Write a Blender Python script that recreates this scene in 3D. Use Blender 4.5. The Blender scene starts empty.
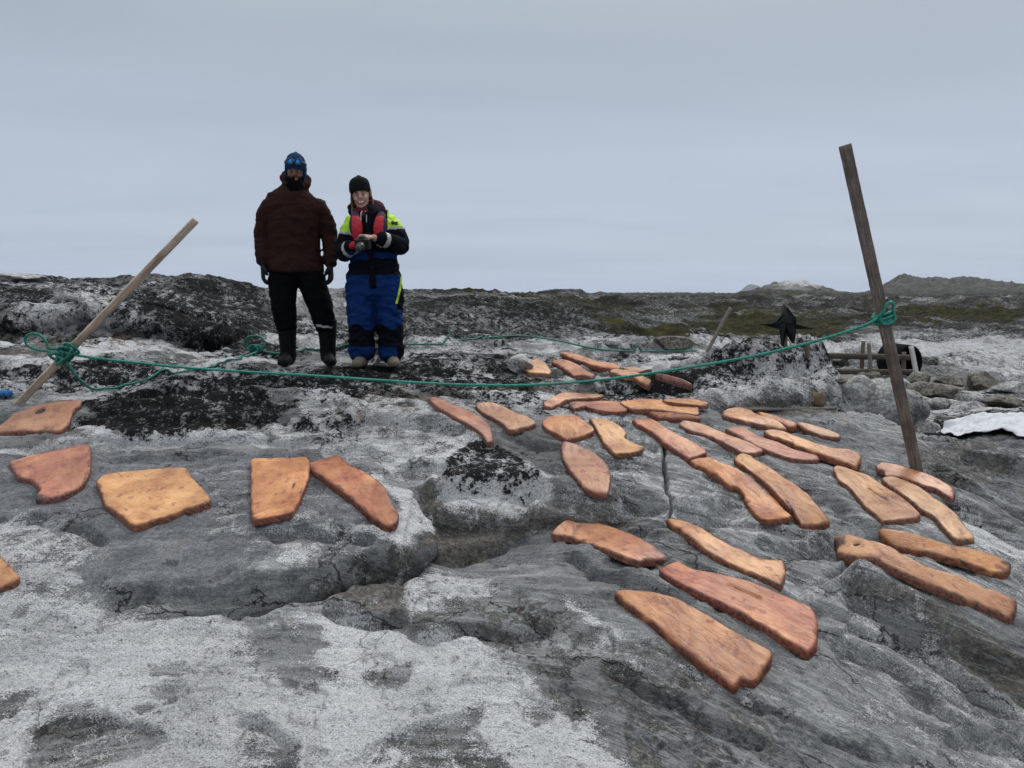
import bpy, bmesh, math, random
import numpy as np
from mathutils import Vector, Matrix
from mathutils.geometry import delaunay_2d_cdt

random.seed(7)
scene = bpy.context.scene
COL = scene.collection
R = math.radians

# ------------------------------------------------------------------ camera
FPX = 760.0
PITCH = R(6.68)
EYE = 1.65
cd = bpy.data.cameras.new('camera')
cam = bpy.data.objects.new('camera', cd)
COL.objects.link(cam)
cam.location = (0, 0, EYE)
cam.rotation_euler = (R(90) - PITCH, 0, 0)
cd.sensor_fit = 'HORIZONTAL'
cd.sensor_width = 36.0
cd.lens = FPX / 1024 * 36.0
cd.clip_start = 0.05
cd.clip_end = 20000
scene.camera = cam

CP, SP = math.cos(PITCH), math.sin(PITCH)


def ray(px, py):
    """direction with unit forward-Y component for a photo point"""
    v = (384.0 - py) / FPX
    dy = CP + v * SP
    dz = -SP + v * CP
    return ((px - 512.0) / FPX / dy, dz / dy)


def at(px, py, Y):
    a, b = ray(px, py)
    return Vector((a * Y, Y, EYE + b * Y))


# ------------------------------------------------------------------ noise
def _hash(ix, iy, seed):
    h = (ix.astype(np.int64) * 374761393 + iy.astype(np.int64) * 668265263 + seed * 1442695041) & 0xffffffff
    h = ((h ^ (h >> 13)) * 1274126177) & 0xffffffff
    h = (h ^ (h >> 16)) & 0xffffffff
    return h


def gnoise(x, y, seed=0):
    x = np.asarray(x, dtype=np.float64); y = np.asarray(y, dtype=np.float64)
    x0 = np.floor(x); y0 = np.floor(y)
    fx = x - x0; fy = y - y0
    ix = x0.astype(np.int64); iy = y0.astype(np.int64)
    u = fx * fx * fx * (fx * (fx * 6 - 15) + 10)
    v = fy * fy * fy * (fy * (fy * 6 - 15) + 10)

    def g(dx, dy):
        a = _hash(ix + dx, iy + dy, seed) * (2 * math.pi / 4294967296.0)
        return np.cos(a) * (fx - dx) + np.sin(a) * (fy - dy)
    n0 = g(0, 0) * (1 - u) + g(1, 0) * u
    n1 = g(0, 1) * (1 - u) + g(1, 1) * u
    return (n0 * (1 - v) + n1 * v) * 1.5


def fbm(x, y, seed=0, octv=4, gain=0.5, lac=2.03):
    s = 0; a = 1.0; t = 0
    for k in range(octv):
        s = s + a * gnoise(x + 17.3 * k, y - 9.1 * k, seed + k)
        t += a
        a *= gain; x = x * lac; y = y * lac
    return s / t


def ridged(x, y, seed=0, octv=4):
    s = 0; a = 1.0; t = 0
    for k in range(octv):
        s = s + a * (1 - 2 * np.abs(gnoise(x + 31.7 * k, y + 3.3 * k, seed + k)))
        t += a; a *= 0.5; x = x * 2.1; y = y * 2.1
    return s / t


def sstep(a, b, x):
    t = np.clip((x - a) / (b - a), 0, 1)
    return t * t * (3 - 2 * t)


# ------------------------------------------------------------------ materials toolkit
class NT:
    def __init__(self, name):
        self.m = bpy.data.materials.new(name)
        self.m.use_nodes = True
        self.t = self.m.node_tree
        self.t.nodes.clear()
        self.out = self.n('ShaderNodeOutputMaterial')

    def n(self, typ, **kw):
        nd = self.t.nodes.new(typ)
        for k, v in kw.items():
            setattr(nd, k, v)
        return nd

    def set(self, sock, v):
        if hasattr(v, 'is_output') or isinstance(v, bpy.types.NodeSocket):
            self.t.links.new(v, sock)
        elif v is not None:
            if isinstance(v, (tuple, list)) and len(v) == 3 and sock.type == 'RGBA':
                v = (*v, 1)
            sock.default_value = v

    def attr(self, name, out='Color'):
        a = self.n('ShaderNodeAttribute', attribute_name=name)
        return a.outputs[out]

    def sep(self, c):
        s = self.n('ShaderNodeSeparateColor')
        self.set(s.inputs[0], c)
        return s.outputs[0], s.outputs[1], s.outputs[2]

    def math(self, op, a, b=None, c=None, clamp=False):
        m = self.n('ShaderNodeMath', operation=op, use_clamp=clamp)
        self.set(m.inputs[0], a)
        if b is not None: self.set(m.inputs[1], b)
        if c is not None: self.set(m.inputs[2], c)
        return m.outputs[0]

    def mix(self, f, a, b, blend='MIX'):
        m = self.n('ShaderNodeMix', data_type='RGBA', blend_type=blend)
        m.clamp_factor = True
        self.set(m.inputs[0], f); self.set(m.inputs[6], a); self.set(m.inputs[7], b)
        return m.outputs[2]

    def noise(self, vec, scale, detail=4, rough=0.55, dist=0.0, out=0):
        m = self.n('ShaderNodeTexNoise')
        if vec is not None: self.set(m.inputs['Vector'], vec)
        m.inputs['Scale'].default_value = scale
        m.inputs['Detail'].default_value = detail
        m.inputs['Roughness'].default_value = rough
        m.inputs['Distortion'].default_value = dist
        return m.outputs[out]

    def voro(self, vec, scale, feature='F1', rand=1.0, out='Distance'):
        m = self.n('ShaderNodeTexVoronoi', feature=feature)
        if vec is not None: self.set(m.inputs['Vector'], vec)
        m.inputs['Scale'].default_value = scale
        m.inputs['Randomness'].default_value = rand
        return m.outputs[out]

    def mapr(self, v, a, b, c=0.0, d=1.0, smooth=True):
        m = self.n('ShaderNodeMapRange')
        m.interpolation_type = 'SMOOTHSTEP' if smooth else 'LINEAR'
        m.clamp = True
        self.set(m.inputs[0], v)
        for i, x in zip((1, 2, 3, 4), (a, b, c, d)):
            self.set(m.inputs[i], x)
        return m.outputs[0]

    def ramp(self, v, stops):
        m = self.n('ShaderNodeValToRGB')
        self.set(m.inputs[0], v)
        el = m.color_ramp.elements
        while len(el) > 1: el.remove(el[-1])
        el[0].position = stops[0][0]; el[0].color = (*stops[0][1], 1)
        for p, c in stops[1:]:
            e = el.new(p); e.color = (*c, 1)
        return m.outputs[0]

    def vec(self, x, y, z):
        m = self.n('ShaderNodeCombineXYZ')
        self.set(m.inputs[0], x); self.set(m.inputs[1], y); self.set(m.inputs[2], z)
        return m.outputs[0]

    def sepv(self, v):
        m = self.n('ShaderNodeSeparateXYZ')
        self.set(m.inputs[0], v)
        return m.outputs

    def scale(self, v, s):
        m = self.n('ShaderNodeVectorMath', operation='MULTIPLY')
        self.set(m.inputs[0], v); m.inputs[1].default_value = s
        return m.outputs[0]

    def addv(self, a, b):
        m = self.n('ShaderNodeVectorMath', operation='ADD')
        self.set(m.inputs[0], a); self.set(m.inputs[1], b)
        return m.outputs[0]

    def coord(self, which='Object'):
        return self.n('ShaderNodeTexCoord').outputs[which]

    def bump(self, h, strength=0.5, dist=0.01, normal=None):
        m = self.n('ShaderNodeBump')
        m.inputs['Strength'].default_value = strength
        m.inputs['Distance'].default_value = dist
        self.set(m.inputs['Height'], h)
        if normal is not None: self.set(m.inputs['Normal'], normal)
        return m.outputs[0]

    def principled(self, color, rough=0.8, normal=None, spec=0.3, **kw):
        p = self.n('ShaderNodeBsdfPrincipled')
        self.set(p.inputs['Base Color'], color)
        self.set(p.inputs['Roughness'], rough)
        self.set(p.inputs['Specular IOR Level'], spec)
        if normal is not None: self.set(p.inputs['Normal'], normal)
        for k, v in kw.items():
            self.set(p.inputs[k], v)
        self.t.links.new(p.outputs[0], self.out.inputs['Surface'])
        return self.m


def simple_mat(name, col, rough=0.8, var=0.25, scale=30, bump=0.2, bscale=120, spec=0.25, bdist=0.004, **kw):
    t = NT(name)
    co = t.coord()
    n = t.noise(co, scale, 5, 0.6)
    dark = tuple(c * (1 - var) for c in col); lite = tuple(min(1, c * (1 + var)) for c in col)
    c = t.mix(n, dark, lite)
    b = t.bump(t.noise(co, bscale, 4, 0.6), bump, bdist)
    return t.principled(c, rough, b, spec, **kw)


# ------------------------------------------------------------------ object helpers
def link_mesh(name, verts, faces, mat=None, parent=None, smooth=True):
    me = bpy.data.meshes.new(name)
    me.from_pydata([tuple(v) for v in verts], [], [tuple(f) for f in faces])
    me.update()
    if smooth:
        me.polygons.foreach_set('use_smooth', np.ones(len(me.polygons), dtype=bool))
    o = bpy.data.objects.new(name, me)
    COL.objects.link(o)
    if mat is not None:
        for m in (mat if isinstance(mat, (list, tuple)) else [mat]):
            me.materials.append(m)
    if parent is not None:
        o.parent = parent
    return o


def empty(name, loc=(0, 0, 0)):
    o = bpy.data.objects.new(name, None)
    o.empty_display_size = 0.1
    o.location = loc
    COL.objects.link(o)
    return o


def tag(o, label, cat, group=None, kind=None):
    if label: o['label'] = label
    if cat: o['category'] = cat
    if group: o['group'] = group
    if kind: o['kind'] = kind
    return o
# ------------------------------------------------------------------ terrain (bedrock) heightfield
# control points: photo column, photo row, horizontal distance forward
CPTS = [
    # foreground row
    (-300, 768, 2.5), (-100, 768, 2.45), (100, 768, 2.4), (300, 768, 2.38), (500, 768, 2.4), (700, 768, 2.42), (900, 768, 2.5), (1100, 768, 2.6), (1300, 768, 2.7),
    (0, 700, 2.75), (200, 700, 2.72), (400, 700, 2.75), (600, 700, 2.75), (800, 700, 2.75), (1000, 700, 2.85),
    (-150, 640, 3.1), (0, 640, 3.08), (200, 640, 3.05), (400, 640, 3.08), (550, 640, 3.1), (700, 640, 3.05), (850, 640, 3.1), (980, 640, 3.2), (1150, 640, 3.3),
    (0, 590, 3.35), (120, 590, 3.33), (250, 590, 3.32), (350, 590, 3.38), (470, 590, 3.45), (600, 590, 3.4), (720, 590, 3.4), (830, 590, 3.45), (930, 590, 3.5), (1024, 600, 3.5),
    (-100, 540, 3.75), (60, 540, 3.68), (180, 540, 3.66), (300, 540, 3.66), (400, 540, 3.72), (480, 540, 3.95), (560, 540, 3.85), (660, 540, 3.8), (760, 540, 3.8), (860, 540, 3.85), (960, 540, 3.9), (1080, 540, 4.1),
    (40, 490, 4.15), (150, 490, 4.1), (260, 490, 4.1), (370, 490, 4.15), (470, 500, 4.25), (560, 495, 4.25), (660, 490, 4.3), (760, 490, 4.3), (850, 490, 4.35), (930, 490, 4.45), (1020, 490, 4.7),
    (0, 450, 4.65), (120, 450, 4.65), (250, 450, 4.65), (350, 450, 4.7), (450, 450, 4.7), (550, 450, 4.8), (650, 450, 4.85), (750, 450, 4.85), (840, 450, 4.95), (920, 455, 5.0), (1020, 450, 5.6),
    (-120, 410, 5.3), (0, 410, 5.25), (120, 410, 5.25), (250, 410, 5.35), (380, 410, 5.45), (480, 410, 5.55), (580, 415, 5.5), (680, 415, 5.6), (760, 413, 5.7), (830, 418, 5.75), (900, 430, 6.4), (1020, 420, 6.9),
    (0, 380, 5.95), (100, 380, 5.9), (200, 380, 6.1), (300, 385, 6.1), (400, 385, 6.25), (500, 385, 6.4), (580, 385, 6.5), (660, 390, 6.3), (740, 395, 6.15), (800, 400, 6.1),
    (840, 400, 7.2), (900, 402, 8.6), (1000, 402, 8.6),
    (0, 358, 6.5), (100, 358, 6.55), (200, 362, 6.8), (290, 361, 6.9), (380, 361, 6.95), (460, 360, 7.2), (540, 360, 7.5), (620, 362, 7.5), (690, 365, 7.4), (740, 365, 6.7), (800, 368, 6.6),
    (850, 378, 10.5), (920, 378, 11.5), (1020, 378, 11.5),
    (0, 340, 7.0), (100, 342, 7.0), (190, 345, 7.4), (270, 346, 8.0), (340, 345, 8.2), (440, 345, 8.5), (540, 345, 9.0), (620, 347, 10.0), (690, 353, 8.3),
    (760, 345, 19.0), (860, 352, 17.5), (950, 352, 17.5), (1024, 352, 17.5),
    (0, 318, 7.7), (80, 318, 7.75), (160, 318, 8.1), (250, 320, 8.9), (340, 322, 10.0), (440, 325, 12.0), (540, 325, 14.0), (640, 330, 22.0), (740, 334, 25.0), (850, 336, 25.0), (1000, 336, 25.0),
    (0, 300, 8.5), (80, 298, 8.7), (160, 300, 9.0), (240, 298, 10.2), (320, 306, 12.5), (420, 310, 18.0), (540, 312, 24.0), (650, 319, 36.0), (760, 320, 38.0), (880, 321, 40.0), (1000, 322, 40.0),
    (-100, 288, 10.2), (20, 288, 9.8), (100, 285, 10.0), (160, 287, 10.2), (240, 288, 11.5), (300, 297, 14.5),
]
# free anchors: x, Y, z  (behind the camera, far sides, behind the left ridge)
APTS = [(-6, 0.2, 0.1), (0, 0.0, 0.0), (6, 0.2, -0.1), (0, 1.2, 0.02), (-3, 1.2, 0.05), (3, 1.2, 0.0), (-9, 3, 0.4), (9, 3, -0.2), (-10, 6, 1.1), (10, 6, 0.0), (-14, 9, 1.7), (14, 10, 0.1),
        (-7, 13, 1.72), (-4.5, 14, 1.68), (-2, 18, 1.48), (-10, 20, 1.6), (-6, 28, 1.5), (0, 34, 1.45), (-14, 38, 1.6), (4, 50, 1.3), (-20, 55, 1.5), (18, 55, 0.6), (30, 40, 0.2), (24, 20, 0.1), (-25, 20, 1.6), (-40, 55, 1.6), (45, 55, 0.6),
        (0, 70, 1.5), (30, 75, 1.2), (-30, 75, 1.5), (60, 75, 1.2), (-60, 75, 1.5)]

P = []
for (px, py, Y) in CPTS:
    q = at(px, py, Y)
    P.append((q.x, q.y, q.z))
P = np.array(P + APTS, dtype=np.float64)


def warp(x, y):
    yy = np.maximum(y, -0.6) + 1.5
    return x / yy * 1.15, np.log(yy) * 1.0


pu, pv = warp(P[:, 0], P[:, 1])
n = len(P)
dd = np.hypot(pu[:, None] - pu[None], pv[:, None] - pv[None])
Kmat = np.where(dd > 0, dd * dd * np.log(dd + 1e-12), 0) + np.eye(n) * 2e-4
A = np.zeros((n + 3, n + 3))
A[:n, :n] = Kmat
A[:n, n] = 1; A[:n, n + 1] = pu; A[:n, n + 2] = pv
A[n:, :n] = A[:n, n:].T
W = np.linalg.solve(A, np.concatenate([P[:, 2], np.zeros(3)]))


def tps(x, y):
    x = np.asarray(x, dtype=np.float64).ravel(); y = np.asarray(y, dtype=np.float64).ravel()
    u, v = warp(x, y)
    out = np.empty(len(x))
    for s in range(0, len(x), 60000):
        e = slice(s, s + 60000)
        d2 = (u[e, None] - pu[None]) ** 2 + (v[e, None] - pv[None]) ** 2
        out[e] = (0.5 * d2 * np.log(d2 + 1e-12)) @ W[:n] + W[n] + u[e] * W[n + 1] + v[e] * W[n + 2]
    return out


# grid
KX = 1.0
core = np.linspace(-0.72, 0.72, 1000)
side = 0.72 + (np.linspace(0, 1, 61)[1:] ** 1.6) * 1.6
US = np.concatenate([-side[::-1], core, side])
rows = list(np.linspace(-0.7, 1.55, 30))
Yv = 1.6
while Yv < 6000:
    rows.append(Yv)
    rr = 0.0033 if Yv < 6 else (0.0045 if Yv < 10 else (0.0078 if Yv < 70 else 0.017))
    Yv *= 1 + rr
YS = np.array(rows)
GX = US[None, :] * (np.maximum(YS[:, None], -0.5) + KX)
GY = np.repeat(YS[:, None], len(US), 1)
NR, NC = GX.shape


def coarse_eval(fn, st=4):
    """evaluate fn on every st-th row/column, resample linearly in index space"""
    ri = np.unique(np.append(np.arange(0, NR, st), NR - 1)); ci = np.unique(np.append(np.arange(0, NC, st), NC - 1))
    z = fn(GX[np.ix_(ri, ci)], GY[np.ix_(ri, ci)]).reshape(len(ri), len(ci))
    tmp = np.empty((len(ri), NC))
    for k in range(len(ri)):
        tmp[k] = np.interp(np.arange(NC), ci, z[k])
    full = np.empty((NR, NC))
    idx = np.searchsorted(ri, np.arange(NR), side='right') - 1
    idx = np.clip(idx, 0, len(ri) - 2)
    f = ((np.arange(NR) - ri[idx]) / (ri[idx + 1] - ri[idx]))[:, None]
    return tmp[idx] * (1 - f) + tmp[idx + 1] * f


Z = coarse_eval(tps, 3)
# distant land: low hummocky tundra, rising in the right distance
farw = sstep(42, 80, GY)
fz = 1.05 + 0.0 * GX
fz = fz + sstep(60, 300, GY) * 0.35
rx = GX / (GY + 1)
fz += sstep(70, 300, GY) * (1.1 * fbm(GX / 38, GY / 55, 11, 4)) + 0.35 * fbm(GX / 9, GY / 12, 15, 4)
fz += np.exp(-(((rx - 0.365) / 0.05) ** 2)) * np.exp(-(((GY - 260) / 80) ** 2)) * 4.3
hill = np.exp(-(((rx - 0.51) / 0.035) ** 2)) * 1.0 + np.exp(-(((rx - 0.60) / 0.08) ** 2)) * 0.8 + sstep(0.45, 0.6, rx) * 0.55 + 0.5 * sstep(0.66, 0.8, rx)
fz += hill * np.exp(-(((GY - 760) / 260) ** 2)) * 10.5 * (1 + 0.6 * fbm(GX / 60, GY / 140, 23, 4))
fz += sstep(300, 700, GY) * 1.1 * fbm(GX / 70, GY / 150, 29, 4) * (1 - sstep(900, 1500, GY))
fz -= sstep(1000, 2500, GY) * 3.0
# a small far mountain
fz += (np.exp(-(((rx - 0.309) / 0.012) ** 2)) + 0.75 * np.exp(-(((rx - 0.326) / 0.013) ** 2))) * np.exp(-(((GY - 5000) / 500) ** 2)) * 62
Z = Z * (1 - farw) + fz * farw
ZB = Z.copy()


# ---- sampling
def uv_index(x, y):
    fi = np.interp(y, YS, np.arange(NR))
    fj = np.interp(x / (np.maximum(y, -0.5) + KX), US, np.arange(NC))
    return fi, fj


def samp(F, x, y):
    fi, fj = uv_index(np.asarray(x, float), np.asarray(y, float))
    i = np.clip(fi.astype(int), 0, NR - 2); j = np.clip(fj.astype(int), 0, NC - 2)
    a = fi - i; b = fj - j
    return (F[i, j] * (1 - a) * (1 - b) + F[i + 1, j] * a * (1 - b) + F[i, j + 1] * (1 - a) * b + F[i + 1, j + 1] * a * b)


MARCH = np.exp(np.linspace(math.log(1.5), math.log(900), 1600))


def hit(px, py, F=None, lift=0.0):
    """first crossing of the photo ray with the rock surface"""
    F = Z if F is None else F
    a, b = ray(px, py)
    d = EYE + b * MARCH - (samp(F, a * MARCH, MARCH) + lift)
    k = np.argmax(d < 0)
    if d[k] >= 0: k = len(MARCH) - 1
    k = max(k, 1)
    f = d[k - 1] / (d[k - 1] - d[k] + 1e-12)
    Y = MARCH[k - 1] + (MARCH[k] - MARCH[k - 1]) * f
    return np.array([a * Y, Y])


def hits(pl, F=None, lift=0.0):
    return np.array([hit(px, py, F, lift) for (px, py) in pl])


def hit3(px, py, lift=0.0):
    q = hit(px, py)
    return Vector((q[0], q[1], float(samp(Z, q[0], q[1])) + lift))


def region(pts, margin):
    x0, y0 = pts.min(0) - margin; x1, y1 = pts.max(0) + margin
    i0 = max(0, np.searchsorted(YS, y0) - 1); i1 = min(NR, np.searchsorted(YS, y1) + 1)
    sub = GX[i0:i1]
    cols = np.where(((sub >= x0) & (sub <= x1)).any(0))[0]
    if len(cols) == 0: return None
    return slice(i0, i1), slice(cols[0], cols[-1] + 1)


def seg_dist(X, Y, pts, closed=False):
    """distance, signed side (left of direction +), arclength fraction"""
    best = np.full(X.shape, 1e9); sign = np.ones(X.shape); par = np.zeros(X.shape)
    q = np.vstack([pts, pts[:1]]) if closed else pts
    L = np.hypot(*(q[1:] - q[:-1]).T); tot = L.sum(); acc = 0
    for k in range(len(q) - 1):
        ax, ay = q[k]; bx, by = q[k + 1]
        dx, dy = bx - ax, by - ay
        l2 = dx * dx + dy * dy + 1e-12
        t = np.clip(((X - ax) * dx + (Y - ay) * dy) / l2, 0, 1)
        d = np.hypot(X - ax - t * dx, Y - ay - t * dy)
        m = d < best
        best = np.where(m, d, best)
        sign = np.where(m, np.where(dx * (Y - ay) - dy * (X - ax) >= 0, 1.0, -1.0), sign)
        par = np.where(m, (acc + t * L[k]) / tot, par)
        acc += L[k]
    return best, sign, par


def inside(X, Y, pts):
    r = np.zeros(X.shape, bool)
    for k in range(len(pts)):
        x0, y0 = pts[k]; x1, y1 = pts[(k + 1) % len(pts)]
        c = (y0 > Y) != (y1 > Y)
        with np.errstate(divide='ignore', invalid='ignore'):
            xi = (x1 - x0) * (Y - y0) / (y1 - y0 + 1e-15) + x0
        r ^= c & (X < xi)
    return r


def wig(pts, amp, seed, step=0.05):
    """resample a polyline and roughen it"""
    out = []
    for k in range(len(pts) - 1):
        L = np.hypot(*(pts[k + 1] - pts[k]))
        m = max(1, int(L / step))
        for t in np.arange(m) / m:
            out.append(pts[k] * (1 - t) + pts[k + 1] * t)
    out.append(pts[-1])
    out = np.array(out)
    out[:, 0] += amp * gnoise(out[:, 0] * 9, out[:, 1] * 9, seed)
    out[:, 1] += amp * gnoise(out[:, 0] * 9 + 40, out[:, 1] * 9, seed + 1)
    return out


OX = np.zeros((NR, NC)); OY = np.zeros((NR, NC))


def crack(pl, depth, width, seed=1, rough=0.02, fine=False):
    global Z
    pts = wig(hits(pl, ZB), rough, seed)
    rg = region(pts, width * 4)
    X, Y = GX[rg], GY[rg]
    d, s, t = seg_dist(X, Y, pts)
    end = sstep(0, 0.12, t) * sstep(0, 0.12, 1 - t)
    w = np.maximum(width, (0.0020 if fine else 0.0055) * Y) * (0.75 + 0.6 * np.abs(gnoise(X * 6, Y * 6, seed + 5)))
    Z[rg] -= depth * np.exp(-(d / w) ** 2) * end


def step(pl, h, w, decay_hi, decay_lo, seed=1, rough=0.03, taper=0.12, over=0.0, under=0.0):
    """left side of the direction of travel is raised"""
    global Z
    pts = wig(hits(pl, ZB), rough, seed)
    rg = region(pts, max(decay_hi, decay_lo) * 3.5)
    X, Y = GX[rg], GY[rg]
    d, s, t = seg_dist(X, Y, pts)
    end = sstep(0, taper, t) * sstep(0, taper, 1 - t)
    sd = s * d
    prof = np.tanh(sd / w) * 0.5
    fall = np.where(sd > 0, np.exp(-(d / decay_hi) ** 1.5), np.exp(-(d / decay_lo) ** 1.5))
    Z[rg] += h * prof * fall * end
    if over or under:
        # the raised lip leans out over the lower side
        q = np.roll(pts, -1, 0) - pts
        k = np.clip((t * (len(pts) - 1)).astype(int), 0, len(pts) - 2)
        L = np.hypot(q[:, 0], q[:, 1]) + 1e-9
        sx = np.convolve(q[:, 1] / L, np.ones(5) / 5, 'same'); sy = np.convolve(-q[:, 0] / L, np.ones(5) / 5, 'same')
        sh_ = over * end * np.where(sd > 0, np.exp(-(d / max(over * 1.6, 1e-3)) ** 1.3), np.exp(-(d / (w * 0.55)) ** 2))
        if under:
            sh_ = -under * end * np.exp(-((sd + 0.024) / 0.017) ** 2)
        OX[rg] += sx[k] * sh_; OY[rg] += sy[k] * sh_


def bump(px, py, rx, ry, h, ang=0.0, F=None):
    global Z
    c = hit(px, py, ZB)
    rg = region(np.array([c]), max(rx, ry) * 2.6)
    X, Y = GX[rg] - c[0], GY[rg] - c[1]
    ca, sa = math.cos(ang), math.sin(ang)
    u = (X * ca + Y * sa) / rx; v = (-X * sa + Y * ca) / ry
    Z[rg] += h * np.exp(-(u * u + v * v))


# ---- general relief, amplitude grows with distance
near = 1 - sstep(5.5, 9, GY)
flowv = GY + 0.3 * np.log1p(np.exp(np.clip((GX - 0.3) / 0.3, -30, 30))) * np.exp(-np.maximum(GY, 0) / 9)
flowv = flowv + 0.16 * fbm(GX * 0.7, GY * 0.8, 81, 3)


def strata(q, sharp, seed, x, y):
    """little risers that follow the foliation: slow rise, sudden drop"""
    k = np.floor(q); f = q - k
    amp = 0.35 + 0.65 * (_hash(k.astype(np.int64), k.astype(np.int64) * 3 + 7, seed) / 4294967296.0)
    brk = sstep(-0.15, 0.25, fbm(x, y, seed + 1, 3))
    return (sstep(0, sharp, f) - f - 0.5 + sharp * 0.5) * amp * brk


Z += 0.055 * fbm(GX * 1.1, GY * 1.3, 3, 3) * near
Z += 0.016 * fbm(GX * 1.5, flowv * 8, 5, 3) * near
Z += 0.006 * fbm(GX * 9, flowv * 22, 6, 3) * near
Z += 0.078 * strata(flowv * 2.6 + 0.5 * fbm(GX * 1.3, GY * 1.3, 83, 3), 0.10, 84, GX * 0.8, GY * 0.9) * near * (0.25 + 0.75 * sstep(3.0, 3.6, GY + 0.5 * GX))
Z += 0.024 * strata(flowv * 8.0 + 0.9 * fbm(GX * 2, GY * 2, 86, 3), 0.14, 87, GX * 1.7, GY * 1.9) * near * (0.35 + 0.65 * sstep(3.0, 3.6, GY + 0.5 * GX))
# shallow flaked pits
pit = fbm(GX * 3.1, GY * 3.4, 95, 4)
Z -= 0.018 * sstep(0.16, 0.21, pit) * near
mid = sstep(5.5, 9, GY) * (1 - sstep(45, 90, GY))
mg = 0.6 + 0.4 * sstep(8, 14, GY)


def billow(x, y, seed, octv=3):
    s_ = 0; a_ = 1.0; t_ = 0
    for k in range(octv):
        s_ = s_ + a_ * np.abs(gnoise(x + 13.1 * k, y + 7.7 * k, seed + k)); t_ += a_; a_ *= 0.5; x = x * 2.07; y = y * 2.07
    return s_ / t_ - 0.28

Z += mid * (0.12 * fbm(GX / 1.3, GY / 1.6, 31, 5) + 0.13 * ridged(GX / 1.1 + 3, GY / 0.9, 37, 5) * mg)
Z += mid * 0.16 * strata(GY * 0.9 + 0.25 * GX + 0.8 * fbm(GX / 2.2, GY / 2.5, 33, 4), 0.12, 34, GX / 2.0, GY / 2.2) * mg
Z += mid * 0.09 * strata(GY * 2.3 - 0.3 * GX + 1.2 * fbm(GX / 1.2, GY / 1.1, 35, 4), 0.15, 36, GX / 1.0, GY / 1.2) * mg
farm = sstep(22, 60, GY)
BILL = lambda x, y: billow(x, y, 215, 5)
Z += mid * 0.55 * billow(GX / 2.6, GY / 2.2, 201, 4) * sstep(7.5, 11, GY) * (1 - 0.6 * np.exp(-((rx - 0.4) / 0.2) ** 2))
Z += np.exp(-(((GY - 760) / 300) ** 2)) * np.clip(hill, 0, 1) * 9.0 * BILL(GX / 30, GY / 45)
Z += np.exp(-(((GY - 235) / 90) ** 2)) * np.exp(-(((rx - 0.372) / 0.06) ** 2)) * 3.0 * BILL(GX / 10, GY / 14)
Z -= farm * 0.25 * sstep(60, 120, GY)
Z += farm * 1.5 * np.minimum(billow(GX / 6.0, GY / 9, 205, 5), 0.16) * (1 - 0.4 * sstep(100, 300, GY))
Z += farm * (0.42 * ridged(GX / 3.4, GY / 6, 43, 5) + 0.35 * fbm(GX / 2.2, GY / 4, 47, 4)) * (1 + sstep(80, 400, GY) * 1.0)
Z += farm * 0.6 * strata(GY * 0.14 + 1.2 * fbm(GX / 9, GY / 14, 48, 4), 0.10, 49, GX / 6, GY / 10)
Z += sstep(150, 500, GY) * 1.5 * ridged(GX / 22, GY / 50, 53, 4) * (1 - sstep(1500, 3000, GY))
# glacier scour lines and fracture facets on the mid slope
Z += sstep(4.6, 5.4, GY) * (1 - sstep(7.2, 9, GY)) * (0.07 * ridged(GX * 0.9, GY * 2.4, 61, 4) + 0.03 * ridged(GX * 2.6, GY * 7, 62, 3))

# ---- named features of the rock
# left slab: raised block with an undercut lower edge and rounded nose
step([(345, 459), (378, 470), (407, 487), (428, 508), (441, 530), (438, 546), (400, 558), (345, 571), (300, 583), (255, 593), (205, 607)][::-1], 0.120, 0.013, 0.50, 0.30, 3, 0.005, 0.10, 0.0, 0.09)
crack([(160, 606), (205, 608), (255, 595), (300, 585), (345, 573), (400, 560.5), (441, 548)], 0.10, 0.026, 4, 0.005)
crack([(95, 612), (130, 600), (175, 592), (240, 583)], 0.03, 0.02, 6)
crack([(130, 617), (170, 612), (215, 607)], 0.05, 0.016, 7)
# lip above the slab
step([(0, 447), (60, 443), (110, 438), (200, 439), (265, 436), (335, 452)], 0.08, 0.02, 0.35, 0.2, 8, 0.03, 0.12, 0.02)
step([(335, 455), (370, 462), (405, 468), (430, 470)], 0.05, 0.02, 0.2, 0.2, 9)
# brown ledge under the black lichen in the middle
step([(405, 490), (440, 500), (480, 505), (530, 508), (580, 505), (640, 503)], 0.17, 0.04, 0.3, 0.4, 10, 0.03, 0.12, 0.05)
crack([(442, 545), (470, 530), (520, 524), (560, 522)], 0.04, 0.05, 11)
# joints
crack([(550, 521), (600, 522), (668, 524), (720, 526), (742, 523)], 0.09, 0.010, 12, 0.006)
crack([(690, 520), (715, 517), (735, 509), (746, 500)], 0.03, 0.008, 13, 0.006)
crack([(680, 517), (712, 513), (730, 505)], 0.02, 0.007, 14, 0.006)
crack([(668, 524), (670, 505), (667, 480), (664, 462), (663, 445)], 0.10, 0.009, 15, 0.022, True)
crack([(505, 441), (540, 449), (590, 449), (650, 447)], 0.03, 0.02, 16)
crack([(430, 486), (500, 448), (560, 450)], 0.02, 0.03, 17)
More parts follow.
